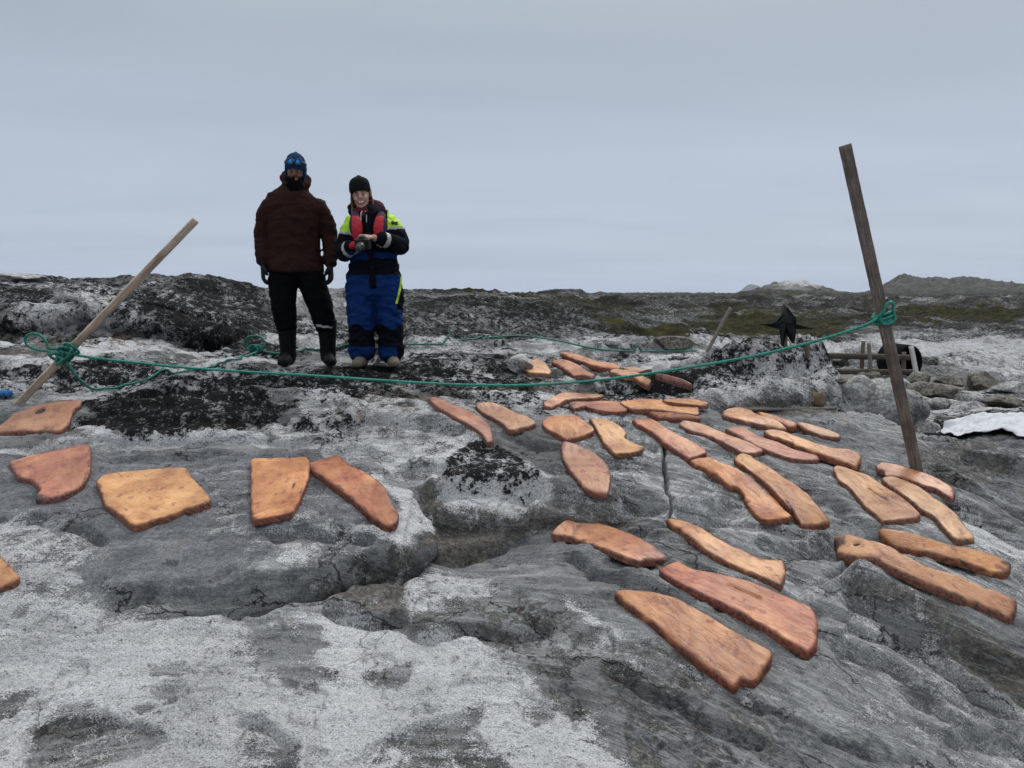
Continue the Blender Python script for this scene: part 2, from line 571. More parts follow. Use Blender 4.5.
# right foreground: crest, brown face and gully
step([(833, 574), (870, 588), (905, 605), (940, 630), (985, 660), (1030, 690), (1080, 720)], 0.17, 0.040, 0.3, 0.35, 18)
crack([(826, 578), (842, 570), (860, 560)], 0.06, 0.018, 19)
step([(870, 575), (920, 592), (970, 622), (1024, 650), (1080, 680)], 0.07, 0.02, 0.3, 0.1, 20)
crack([(925, 655), (960, 690), (1000, 715), (1050, 730)], 0.04, 0.02, 21)
crack([(790, 600), (830, 620), (870, 628), (905, 640)], 0.02, 0.02, 22)
crack([(830, 640), (880, 690), (950, 735), (1000, 752)], 0.02, 0.015, 23)
crack([(560, 600), (610, 625), (650, 648), (700, 672), (790, 720)], 0.012, 0.012, 24)
# outcrop with the plank at its foot
step([(700, 412), (735, 408), (780, 409), (820, 407), (848, 412)], 0.17, 0.04, 0.35, 0.3, 25, 0.03, 0.12, 0.05)
bump(770, 383, 0.75, 0.32, 0.20)
bump(735, 378, 0.30, 0.25, 0.10)
bump(822, 392, 0.20, 0.22, 0.14)
crack([(690, 372), (740, 385), (790, 392), (840, 400)], 0.05, 0.03, 27)
# crest edge on the right
step([(835, 412), (880, 430), (930, 452), (960, 480), (1000, 505), (1040, 530)][::-1], 0.09, 0.04, 0.4, 0.35, 28)
# left cave
crack([(-20, 338), (40, 336), (90, 338), (140, 344), (200, 352), (230, 354)], 0.14, 0.14, 29, 0.05)
step([(-20, 330), (40, 327), (100, 326), (150, 332), (200, 342), (240, 350)], 0.30, 0.06, 0.5, 0.4, 30, 0.06, 0.08, 0.16)
step([(-20, 312), (60, 308), (120, 312), (180, 322), (250, 335)], 0.14, 0.05, 0.4, 0.3, 31, 0.06, 0.1, 0.06)
step([(120, 298), (190, 296), (260, 298)], 0.10, 0.08, 0.5, 0.4, 33, 0.08)
# ledges in the lichen slope above the lip
step([(-10, 396), (60, 386), (130, 384), (220, 378), (300, 376)], 0.07, 0.03, 0.3, 0.3, 34, 0.05)
step([(60, 424), (140, 414), (230, 405), (320, 402), (400, 398)], 0.035, 0.03, 0.25, 0.25, 35, 0.05)
step([(300, 428), (350, 415), (420, 412)], 0.04, 0.03, 0.2, 0.2, 36, 0.04)
step([(300, 452), (360, 440), (430, 455), (480, 440)], 0.03, 0.03, 0.2, 0.15, 37, 0.04)
step([(400, 374), (470, 372), (550, 378), (620, 374)], 0.06, 0.03, 0.3, 0.3, 38, 0.06)
step([(420, 352), (500, 350), (580, 352)], 0.10, 0.05, 0.4, 0.4, 39, 0.08)
# layered shelves right of the gully and behind the outcrop
step([(850, 354), (900, 356), (950, 352), (1024, 349), (1120, 350)], 0.40, 0.5, 1.8, 1.5, 71, 0.05, 0.1)
step([(930, 372), (975, 368), (1024, 364), (1120, 364)], 0.45, 0.30, 1.2, 1.2, 72, 0.05, 0.1)
step([(900, 388), (960, 386), (1024, 384), (1120, 386)], 0.22, 0.12, 0.8, 0.6, 73, 0.10, 0.1)
step([(690, 350), (760, 349), (850, 347)], 0.30, 0.12, 1.5, 1.0, 74, 0.12)
step([(800, 341), (880, 344), (960, 338), (1080, 338)], 0.30, 0.6, 1.8, 1.8, 75, 0.05, 0.1)
step([(590, 356), (650, 354), (700, 356)], 0.14, 0.08, 0.6, 0.6, 76, 0.08)
step([(940, 462), (980, 478), (1040, 500)], 0.05, 0.03, 0.3, 0.2, 77)
step([(920, 425), (980, 446), (1060, 462)], 0.06, 0.03, 0.3, 0.25, 78)
step([(690, 452), (760, 462), (830, 500)], 0.025, 0.012, 0.2, 0.15, 79)
step([(560, 560), (640, 585), (720, 640), (790, 700)], 0.02, 0.012, 0.2, 0.15, 80)
step([(20, 742), (60, 715), (110, 716), (170, 738)], 0.02, 0.01, 0.12, 0.12, 81)
step([(340, 775), (380, 738), (430, 722), (484, 704)], 0.02, 0.01, 0.12, 0.12, 82)
step([(400, 634), (450, 632), (500, 655), (545, 690)], 0.015, 0.01, 0.12, 0.12, 83)
def ledge(pl, h, w, dh, dl, seed, rough=0.02):
    step(pl, h * 1.7, w, dh, dl, seed, rough)
    crack(pl, 0.03 + 0.5 * h, 0.011, seed, rough)


# further ledges and joints read off the rock
ledge([(512, 489), (560, 499), (615, 502), (672, 501)], 0.05, 0.012, 0.15, 0.2, 101, 0.01)
ledge([(672, 504), (712, 509), (742, 500)], 0.04, 0.010, 0.12, 0.15, 102, 0.01)
ledge([(690, 513), (722, 513), (744, 504)], 0.03, 0.008, 0.10, 0.10, 103, 0.01)
ledge([(822, 636), (862, 645), (892, 655), (927, 685), (962, 730)], 0.045, 0.012, 0.15, 0.15, 104, 0.015)
ledge([(942, 736), (977, 725), (1024, 728), (1070, 735)], 0.05, 0.012, 0.15, 0.15, 105, 0.015)
crack([(727, 689), (772, 704), (822, 729), (892, 754)], 0.04, 0.012, 106, 0.01)
ledge([(800, 602), (835, 610), (872, 619), (912, 621)], 0.035, 0.010, 0.12, 0.15, 107, 0.01)
ledge([(832, 578), (882, 598), (927, 628), (950, 655), (975, 686), (1030, 722)], 0.06, 0.014, 0.12, 0.2, 108, 0.01)
ledge([(412, 484), (450, 490), (512, 492), (545, 497)], 0.06, 0.014, 0.2, 0.2, 109, 0.012)
ledge([(428, 530), (470, 527), (512, 524)], 0.04, 0.012, 0.15, 0.15, 110, 0.012)
ledge([(92, 608), (120, 600), (145, 595), (215, 600), (280, 588)], 0.035, 0.010, 0.15, 0.12, 111, 0.008)
ledge([(318, 592), (345, 604), (370, 612), (400, 612), (418, 603)], 0.05, 0.010, 0.15, 0.15, 112, 0.008)
ledge([(398, 622), (430, 628), (465, 624), (512, 634), (560, 628)], 0.035, 0.010, 0.15, 0.12, 113, 0.012)
ledge([(600, 655), (650, 690), (700, 715), (780, 740)], 0.025, 0.010, 0.15, 0.12, 114, 0.015)
ledge([(560, 545), (600, 570), (640, 588), (700, 612)], 0.03, 0.010, 0.15, 0.12, 115, 0.012)
ledge([(750, 540), (800, 548), (845, 545)], 0.04, 0.012, 0.15, 0.12, 116, 0.012)
ledge([(680, 560), (740, 592), (800, 605)], 0.02, 0.010, 0.1, 0.1, 117, 0.012)
ledge([(700, 470), (760, 490), (790, 520)], 0.03, 0.010, 0.15, 0.12, 118, 0.012)
ledge([(780, 478), (830, 500), (870, 530), (930, 560)], 0.035, 0.012, 0.15, 0.12, 119, 0.012)
ledge([(940, 500), (985, 520), (1040, 548)], 0.06, 0.014, 0.2, 0.15, 120, 0.012)
ledge([(955, 455), (1000, 468), (1060, 480)], 0.08, 0.02, 0.25, 0.2, 121, 0.02)
ledge([(930, 470), (975, 492), (1040, 520)], 0.05, 0.015, 0.2, 0.15, 122, 0.02)
ledge([(-20, 424), (40, 421), (90, 426)], 0.05, 0.014, 0.15, 0.15, 123, 0.012)
ledge([(0, 530), (40, 520), (80, 528), (110, 545)], 0.02, 0.010, 0.15, 0.15, 124, 0.012)
ledge([(260, 545), (300, 535), (345, 540), (380, 552)], 0.035, 0.014, 0.12, 0.15, 125, 0.012)
crack([(0, 706), (30, 700), (60, 690)], 0.03, 0.012, 126, 0.01)
ledge([(230, 724), (262, 722), (300, 748)], 0.015, 0.008, 0.1, 0.08, 127, 0.008)
ledge([(120, 396), (180, 392), (260, 394), (330, 390)], 0.05, 0.014, 0.2, 0.15, 128, 0.02)
ledge([(330, 432), (380, 425), (440, 430), (470, 440)], 0.05, 0.014, 0.15, 0.15, 129, 0.02)
ledge([(400, 462), (430, 470), (450, 480)], 0.05, 0.014, 0.12, 0.12, 130, 0.02)
ledge([(540, 392), (620, 394), (700, 398)], 0.05, 0.014, 0.2, 0.15, 131, 0.02)
ledge([(640, 372), (690, 378), (740, 392), (790, 396), (840, 400)], 0.10, 0.02, 0.3, 0.2, 132, 0.03)
ledge([(690, 362), (730, 368), (780, 372), (820, 378)], 0.08, 0.02, 0.25, 0.2, 133, 0.03)
ledge([(270, 350), (330, 345), (400, 346)], 0.08, 0.03, 0.3, 0.3, 134, 0.03)
# where people stand: flatten a little
for (fx, fy) in ((288, 364), (328, 366), (360, 364), (392, 366)):
    c = hit(fx, fy, ZB)
    zc = float(samp(ZB, *c))
    rg = region(np.array([c]), 0.5)
    dd_ = np.hypot(GX[rg] - c[0], GY[rg] - c[1])
    w_ = 1 - sstep(0.10, 0.32, dd_)
    Z[rg] = Z[rg] * (1 - w_) + zc * w_
# ------------------------------------------------------------------ natural staining of the rock (lichen crust, iron stain, turf) and painted cave shade
MA = np.zeros((NR, NC, 4), np.float32)   # pale crust, black lichen, brown, smooth dark
MB = np.zeros((NR, NC, 4), np.float32)   # rust, turf, vein band, streaks; the first also holds painted cave shade


def paint(F, ch, pl, val, soft=0.08, mode='max', ymax=400.0):
    pts = hits(pl)
    pts = pts * np.minimum(1.0, ymax / pts[:, 1:2])
    rg = region(pts, soft * 1.5)
    if rg is None: return
    X, Y = GX[rg], GY[rg]
    ins = inside(X, Y, pts)
    d, _, _ = seg_dist(X, Y, pts, True)
    sd = np.where(ins, d, -d)
    m = sstep(-soft, soft, sd) * val
    a = F[rg[0], rg[1], ch]
    if mode == 'max': a = np.maximum(a, m)
    elif mode == 'sub': a = a * (1 - np.minimum(m, 1))
    else: a = a + m
    F[rg[0], rg[1], ch] = a


def line(F, ch, pl, val, w):
    pts = wig(hits(pl), 0.02, 5)
    rg = region(pts, w * 3)
    X, Y = GX[rg], GY[rg]
    d, _, t = seg_dist(X, Y, pts)
    F[rg[0], rg[1], ch] = np.maximum(F[rg[0], rg[1], ch], val * np.exp(-(d / w) ** 2))


PALE, BLACK, BROWN, DARK = 0, 1, 2, 3
RUST_AND_SHADE, TURF, VEIN, STREAK = 0, 1, 2, 3
# pale crust
paint(MA, PALE, [(-400, 640), (-60, 606), (40, 594), (110, 614), (200, 618), (300, 604), (345, 604), (400, 632), (470, 630), (500, 652), (545, 680), (565, 705), (600, 735), (640, 790), (300, 900), (-400, 900)], 0.95, 0.10)
paint(MA, PALE, [(-200, 530), (30, 512), (80, 522), (100, 548), (70, 592), (-200, 620)], 0.62, 0.10)
paint(MA, PALE, [(340, 466), (375, 474), (407, 490), (430, 512), (436, 536), (400, 548), (385, 530), (400, 505), (375, 485)], 0.85, 0.05)
paint(MA, PALE, [(265, 540), (330, 535), (400, 545), (330, 568), (270, 575)], 0.42, 0.10)
line(MA, PALE, [(0, 452), (60, 447), (110, 441), (200, 441), (260, 438), (330, 453)], 0.95, 0.035)
line(MA, PALE, [(40, 432), (60, 428), (110, 437)], 0.8, 0.06)
paint(MA, PALE, [(400, 578), (440, 570), (500, 576), (500, 600), (410, 622), (405, 600)], 0.7, 0.06)
paint(MA, PALE, [(548, 596), (570, 590), (660, 650), (690, 690), (640, 690), (590, 650)], 0.55, 0.08)
paint(MA, PALE, [(915, 500), (960, 510), (1000, 528), (1060, 552), (1060, 575), (985, 548), (940, 528)], 0.95, 0.06)
paint(MA, PALE, [(690, 580), (830, 560), (900, 610), (960, 690), (900, 680), (850, 630), (780, 600)], 0.38, 0.15)
paint(MA, PALE, [(290, 408), (430, 400), (500, 436), (430, 478), (350, 462), (300, 432)], 0.55, 0.12)
paint(MA, PALE, [(425, 470), (450, 446), (520, 456), (552, 490), (520, 520), (440, 506)], 0.85, 0.06)
paint(MA, PALE, [(560, 452), (660, 452), (662, 518), (560, 515)], 0.36, 0.1)
paint(MA, PALE, [(520, 392), (700, 402), (690, 420), (540, 420)], 0.5, 0.12)
paint(MA, PALE, [(395, 352), (440, 350), (444, 362), (410, 366)], 0.95, 0.1)
paint(MA, PALE, [(600, 343), (700, 350), (720, 362), (640, 368), (590, 356)], 0.75, 0.4)
paint(MA, PALE, [(640, 362), (700, 352), (790, 352), (830, 368), (850, 396), (790, 402), (700, 400), (640, 392)], 0.62, 0.12)
paint(MA, PALE, [(690, 336), (870, 334), (1300, 340), (1300, 352), (860, 348), (700, 352)], 0.6, 0.5)
paint(MA, PALE, [(850, 334), (1300, 334), (1300, 384), (1000, 384), (960, 368), (900, 352)], 0.50, 0.5)
paint(MA, BLACK, [(880, 336), (960, 333), (1300, 334), (1300, 339), (960, 339), (890, 340)], 0.75, 0.6)
paint(MA, BLACK, [(930, 354), (980, 350), (1300, 351), (1300, 356), (980, 358), (940, 360)], 0.75, 0.4)
paint(MA, BROWN, [(920, 358), (1300, 356), (1300, 372), (940, 372)], 0.6, 0.4)
paint(MA, PALE, [(-100, 372), (100, 368), (240, 366), (250, 382), (110, 392), (-100, 402)], 0.6, 0.12)
paint(MA, PALE, [(90, 425), (240, 430), (300, 415), (320, 440), (200, 440), (90, 436)], 0.5, 0.06)
paint(MA, PALE, [(230, 352), (270, 345), (330, 330), (350, 345), (300, 352), (240, 368)], 0.7, 0.2)
paint(MA, PALE, [(80, 286), (120, 287), (122, 300), (60, 302)], 0.7, 0.2)
paint(MA, PALE, [(250, 272), (350, 276), (345, 300), (300, 312), (262, 300)], 0.4, 0.5)
paint(MA, PALE, [(690, 455), (760, 450), (840, 500), (850, 560), (800, 560), (740, 520), (690, 500)], 0.40, 0.12)
paint(MA, PALE, [(200, 455), (345, 465), (400, 515), (330, 545), (240, 560), (180, 530)], 0.26, 0.12)
paint(MA, PALE, [(330, 540), (430, 535), (400, 558), (320, 575), (250, 590), (250, 575)], 0.34, 0.08)
# openings in the pale crust
paint(MA, PALE, [(235, 606), (300, 596), (328, 640), (330, 680), (295, 698), (245, 665)], 0.72, 0.10, 'sub')
for isl in ([(22, 768), (28, 730), (60, 706), (90, 702), (108, 716), (140, 722), (170, 738), (150, 752), (90, 768), (60, 790)],
            [(235, 745), (250, 722), (262, 722), (268, 738), (296, 748), (300, 790), (240, 790)],
            [(150, 690), (165, 681), (188, 680), (184, 690), (168, 699), (154, 697)],
            [(145, 664), (185, 662), (188, 674), (150, 676)], [(134, 708), (150, 703), (152, 708), (140, 713)],
            [(10, 615), (22, 605), (30, 605), (24, 617), (12, 619)], [(-60, 712), (0, 694), (30, 694), (22, 708), (0, 720), (-60, 740)],
            [(360, 676), (372, 668), (395, 664), (414, 663), (412, 676), (400, 690), (372, 688)],
            [(340, 790), (380, 738), (430, 722), (462, 712), (484, 704), (484, 716), (476, 728), (488, 745), (512, 768), (516, 790)],
            [(400, 632), (450, 600), (520, 592), (560, 600), (600, 640), (590, 660), (560, 672), (590, 712), (580, 722), (545, 700), (540, 676), (500, 655), (470, 630)],
            [(600, 650), (680, 640), (760, 700), (820, 790), (640, 790), (625, 740), (600, 700)],
            [(520, 712), (532, 700), (556, 706), (552, 722), (536, 726)]):
    paint(MA, PALE, isl, 0.66, 0.03, 'sub')
    paint(MA, BROWN, isl, 0.36, 0.03)
    pts = hits(isl)                      # flaked-off patches lie a little deeper
    rg = region(pts, 0.05)
    X, Y = GX[rg], GY[rg]
    d, _, _ = seg_dist(X, Y, pts, True)
    sdist = np.where(inside(X, Y, pts), d, -d) + 0.016 * fbm(X * 14, Y * 14, 77, 3)
    Z[rg] -= 0.011 * sstep(-0.006, 0.008, sdist)
for isl in ([(340, 790), (380, 738), (430, 722), (462, 712), (484, 704), (484, 716), (476, 728), (488, 745), (512, 768), (516, 790)],
            [(22, 768), (28, 730), (60, 706), (90, 702), (108, 716), (140, 722), (170, 738), (150, 752), (90, 768), (60, 790)]):
    paint(MA, BROWN, isl, 0.48, 0.04)
# black lichen
paint(MA, BLACK, [(75, 404), (120, 392), (200, 389), (270, 391), (300, 403), (280, 424), (200, 436), (120, 436), (68, 430), (95, 416)], 1.0, 0.05)
paint(MA, BLACK, [(452, 452), (472, 440), (500, 444), (520, 456), (546, 482), (530, 498), (500, 492), (462, 490), (438, 482)], 0.88, 0.03)
paint(MA, BLACK, [(104, 302), (170, 284), (262, 288), (280, 330), (235, 352), (180, 340), (120, 322)], 1.0, 0.3)
paint(MA, BLACK, [(-60, 282), (50, 284), (60, 302), (0, 318), (-60, 322)], 1.0, 0.2)
paint(MA, BLACK, [(60, 290), (120, 284), (150, 300), (100, 312), (60, 306)], 0.5, 0.2)
paint(MA, BLACK, [(290, 362), (400, 364), (470, 366), (540, 382), (546, 400), (480, 400), (400, 388), (270, 378)], 0.82, 0.15)
paint(MA, BLACK, [(430, 382), (540, 388), (548, 402), (500, 406), (420, 394)], 0.85, 0.08)
paint(MA, BLACK, [(612, 382), (655, 384), (664, 398), (640, 402), (612, 396)], 0.95, 0.06)
paint(MA, BLACK, [(690, 362), (720, 352), (770, 372), (800, 388), (770, 392), (730, 384), (690, 386)], 0.72, 0.1)
paint(MA, BLACK, [(690, 352), (800, 350), (845, 380), (800, 376), (740, 378), (690, 372)], 0.62, 0.2)
paint(MA, BROWN, [(700, 390), (780, 378), (850, 392), (850, 412), (720, 412)], 0.7, 0.1)
paint(MA, BLACK, [(785, 356), (815, 352), (850, 388), (838, 392), (806, 372)], 0.74, 0.1)
paint(MA, BLACK, [(300, 412), (350, 402), (360, 440), (320, 448), (290, 430)], 0.52, 0.06)
paint(MA, BLACK, [(400, 302), (620, 302), (640, 318), (560, 340), (440, 340), (340, 345), (330, 312)], 0.85, 1.0)
paint(MA, BLACK, [(400, 355), (520, 352), (600, 364), (560, 376), (420, 372)], 0.62, 0.3)
paint(MA, BLACK, [(-20, 360), (60, 362), (100, 372), (40, 384), (-20, 384)], 0.56, 0.15)
paint(MA, BLACK, [(860, 312), (1300, 316), (1300, 332), (900, 334), (760, 330)], 0.55, 2.0)
# dark smooth slab faces
paint(MA, DARK, [(-200, 455), (100, 446), (300, 450), (345, 462), (400, 520), (395, 556), (300, 582), (205, 604), (100, 600), (-200, 540)], 0.75, 0.12)
paint(MA, DARK, [(235, 606), (300, 596), (328, 640), (330, 680), (295, 698), (245, 665)], 0.4, 0.1)
paint(MA, DARK, [(700, 418), (830, 412), (930, 450), (1000, 505), (930, 500), (860, 465), (790, 430)], 0.45, 0.15)
paint(MA, DARK, [(600, 690), (680, 690), (760, 700), (960, 740), (1100, 800), (600, 800)], 0.5, 0.15)
paint(MA, DARK, [(440, 520), (560, 518), (680, 528), (640, 580), (480, 570), (430, 560)], 0.5, 0.12)
paint(MA, DARK, [(930, 440), (1200, 430), (1200, 520), (1024, 515), (960, 480)], 0.5, 0.15)
# brown weathered faces, plus brown shade painted under the left overhang
paint(MA, BROWN, [(410, 488), (440, 496), (560, 504), (640, 506), (650, 520), (560, 522), (500, 540), (420, 548), (425, 510)], 0.9, 0.05)
paint(MA, BROWN, [(320, 590), (380, 565), (420, 560), (430, 590), (395, 622), (350, 604)], 0.8, 0.06)
paint(MA, BROWN, [(838, 556), (870, 568), (920, 592), (970, 622), (1024, 656), (1090, 690), (1090, 740), (1000, 705), (950, 662), (905, 612), (850, 590)], 0.72, 0.06)
paint(MA, BROWN, [(900, 455), (990, 440), (1020, 470), (960, 490), (930, 480)], 0.55, 0.1)
paint(MA, BROWN, [(800, 520), (840, 530), (835, 570), (790, 560)], 0.6, 0.08)
paint(MA, BROWN, [(300, 396), (430, 392), (450, 408), (330, 420)], 0.62, 0.12)
paint(MA, BROWN, [(700, 400), (800, 378), (860, 400), (850, 412), (720, 412)], 0.45, 0.1)
paint(MA, BROWN, [(-40, 326), (150, 330), (230, 352), (100, 356), (-40, 352)], 0.9, 0.2)  # brownish shade of the left overhang, painted into the rock colour
paint(MA, BROWN, [(840, 385), (900, 380), (1200, 378), (1200, 410), (900, 420), (850, 405)], 0.5, 0.5)
# iron staining, plus brownish overhang shade painted in the left cave
paint(MB, RUST_AND_SHADE, [(30, 330), (130, 335), (160, 352), (60, 350)], 0.75, 0.2)  # shade under the left overhang, painted as a rusty tint
paint(MB, RUST_AND_SHADE, [(96, 372), (108, 372), (116, 392), (100, 394)], 0.8, 0.08)
paint(MB, RUST_AND_SHADE, [(305, 398), (370, 394), (400, 404), (320, 414)], 0.4, 0.1)
paint(MB, RUST_AND_SHADE, [(920, 340), (960, 340), (950, 362), (925, 366)], 0.4, 0.5)
paint(MB, RUST_AND_SHADE, [(940, 640), (1010, 660), (1024, 690), (960, 670)], 0.35, 0.1)
paint(MB, RUST_AND_SHADE, [(300, 394), (430, 392), (455, 408), (420, 432), (320, 425)], 0.55, 0.12)
paint(MB, RUST_AND_SHADE, [(380, 380), (470, 378), (470, 392), (380, 394)], 0.4, 0.12)
# turf hollows
paint(MB, TURF, [(690, 322), (740, 314), (800, 316), (850, 322), (850, 334), (760, 334), (690, 338), (640, 334), (650, 326)], 0.95, 1.2)
paint(MB, TURF, [(560, 316), (660, 316), (650, 334), (590, 330)], 0.5, 1.5)
paint(MB, TURF, [(880, 309), (1300, 309), (1300, 315), (900, 316)], 0.85, 3.0)
paint(MB, TURF, [(860, 336), (890, 338), (880, 350), (840, 344)], 0.5, 0.5)
# swirling white veins
paint(MB, VEIN, [(806, 630), (860, 628), (905, 650), (930, 690), (960, 730), (900, 740), (850, 700), (815, 660)], 1.0, 0.08)
paint(MB, VEIN, [(690, 470), (820, 460), (880, 510), (850, 560), (760, 540)], 0.65, 0.15)
paint(MB, VEIN, [(340, 420), (430, 415), (470, 445), (420, 475), (350, 460)], 0.6, 0.1)
paint(MB, VEIN, [(600, 640), (1100, 640), (1100, 800), (600, 800)], 0.6, 0.2)
paint(MB, VEIN, [(550, 460), (900, 440), (1100, 520), (1100, 640), (700, 620), (550, 560)], 0.6, 0.2)
paint(MA, PALE, [(560, 430), (720, 420), (900, 480), (1060, 560), (1060, 620), (900, 600), (760, 560), (560, 520)], 0.34, 0.2)
paint(MA, PALE, [(820, 600), (900, 612), (960, 690), (1060, 760), (1060, 800), (900, 760), (820, 680)], 0.36, 0.15)
line(MA, PALE, [(560, 598), (610, 628), (650, 650), (690, 672), (720, 688), (770, 712)], 0.55, 0.010)
line(MA, PALE, [(720, 685), (780, 698), (850, 722), (930, 752)], 0.5, 0.009)
line(MA, PALE, [(915, 600), (935, 640), (965, 680), (1000, 700), (1024, 716)], 0.42, 0.03)
# streaked (foliated) strength
st = sstep(7.5, 5.5, GY)
MB[:, :, STREAK] = 0.6 * (1 - sstep(6, 9, GY))
paint(MB, STREAK, [(-100, 350), (240, 350), (260, 400), (100, 400), (-100, 410)], 1.0, 0.2)
paint(MB, STREAK, [(560, 450), (1100, 450), (1100, 640), (560, 560)], 1.0, 0.2)
paint(MA, BLACK, [(-80, 255), (270, 262), (330, 285), (262, 305), (100, 300), (-80, 305)], 0.78, 0.3, 'max', 13.0)
paint(MA, BLACK, [(150, 300), (262, 285), (290, 330), (240, 352), (170, 335)], 1.0, 0.3, 'max', 13.0)
paint(MA, BLACK, [(-80, 300), (40, 300), (60, 325), (-80, 330)], 0.75, 0.3, 'max', 13.0)
zone = sstep(4.9, 5.6, GY + 0.35 * fbm(GX, GY, 141, 2) - 0.5 * sstep(0.4, 1.4, GX)) * (1 - sstep(9, 11, GY))
zn = fbm(GX / 0.9, GY / 0.7, 131, 4); zp = fbm(GX / 0.8 + 20, GY / 0.5, 137, 4); zb = fbm(GX / 1.0 - 9, GY / 0.8, 139, 3)
MA[:, :, BLACK] = np.maximum(MA[:, :, BLACK], zone * np.clip(0.50 + 1.3 * zn, 0, 1.0))
MA[:, :, PALE] = np.maximum(MA[:, :, PALE], zone * np.clip(0.42 + 1.2 * zp, 0, 0.9))
MA[:, :, BROWN] = np.maximum(MA[:, :, BROWN], zone * np.clip(0.40 + 1.1 * zb, 0, 0.8))
MA[:, :, BLACK] *= 0.70
# the far tundra: heath and lichen-dark ground with bare pale knolls and turf in hollows
f1 = sstep(11, 24, GY)
tn = fbm(GX / 9, GY / 16, 71, 4)
MB[:, :, TURF] = np.maximum(MB[:, :, TURF], f1 * np.clip(0.22 + 0.9 * tn, 0, 0.7) * sstep(18, 34, GY))
MA[:, :, BLACK] = np.maximum(MA[:, :, BLACK], sstep(8, 13, GY) * np.clip(0.50 + 0.55 * fbm(GX / 5, GY / 5, 75, 3), 0.1, 0.75) * (1 - 0.75 * (MA[:, :, PALE] > 0.3)))
MA[:, :, PALE] = np.maximum(MA[:, :, PALE], sstep(8, 14, GY) * (1 - 0.8 * sstep(60, 130, GY)) * np.clip(0.26 + 0.6 * fbm(GX / 2.5, GY / 3.5, 77, 4), 0, 0.6))
pk = np.exp(-(((rx - 0.372) / 0.045) ** 2)) * np.exp(-(((GY - 235) / 60) ** 2))
MA[:, :, PALE] = np.maximum(MA[:, :, PALE], 0.55 * pk)
MA[:, :, BLACK] *= 1 - 0.5 * pk

flowu = GX - 0.15 * GY


def build_ground(mat):
    me = bpy.data.meshes.new('ground')
    nv = NR * NC
    co = np.empty((nv, 3), np.float32)
    co[:, 0] = (GX + OX).ravel(); co[:, 1] = (GY + OY).ravel(); co[:, 2] = Z.ravel()
    me.vertices.add(nv)
    me.vertices.foreach_set('co', co.ravel())
    i = np.arange(NR - 1)[:, None] * NC + np.arange(NC - 1)[None]
    q = np.stack([i, i + 1, i + NC + 1, i + NC], -1).reshape(-1, 4).astype(np.int32)
    nf = len(q)
    me.loops.add(nf * 4); me.polygons.add(nf)
    me.loops.foreach_set('vertex_index', q.ravel())
    me.polygons.foreach_set('loop_start', np.arange(0, nf * 4, 4, dtype=np.int32))
    me.polygons.foreach_set('use_smooth', np.ones(nf, bool))
    me.update(calc_edges=True)
    for nm, F in (('stain_a', MA), ('stain_b', MB)):
        a = me.attributes.new(nm, 'FLOAT_COLOR', 'POINT')
        a.data.foreach_set('color', F.reshape(-1, 4).ravel())
    fl = np.zeros((nv, 3), np.float32)
    fl[:, 0] = flowu.ravel(); fl[:, 1] = (flowv + 0.7 * (Z - ZB)).ravel(); fl[:, 2] = Z.ravel()
    a = me.attributes.new('flow', 'FLOAT_VECTOR', 'POINT')
    a.data.foreach_set('vector', fl.ravel())
    me.materials.append(mat)
    o = bpy.data.objects.new('ground', me)
    COL.objects.link(o)
    return tag(o, 'glacier-smoothed grey gneiss bedrock with pale crust and black lichen', 'bedrock', None, 'structure')


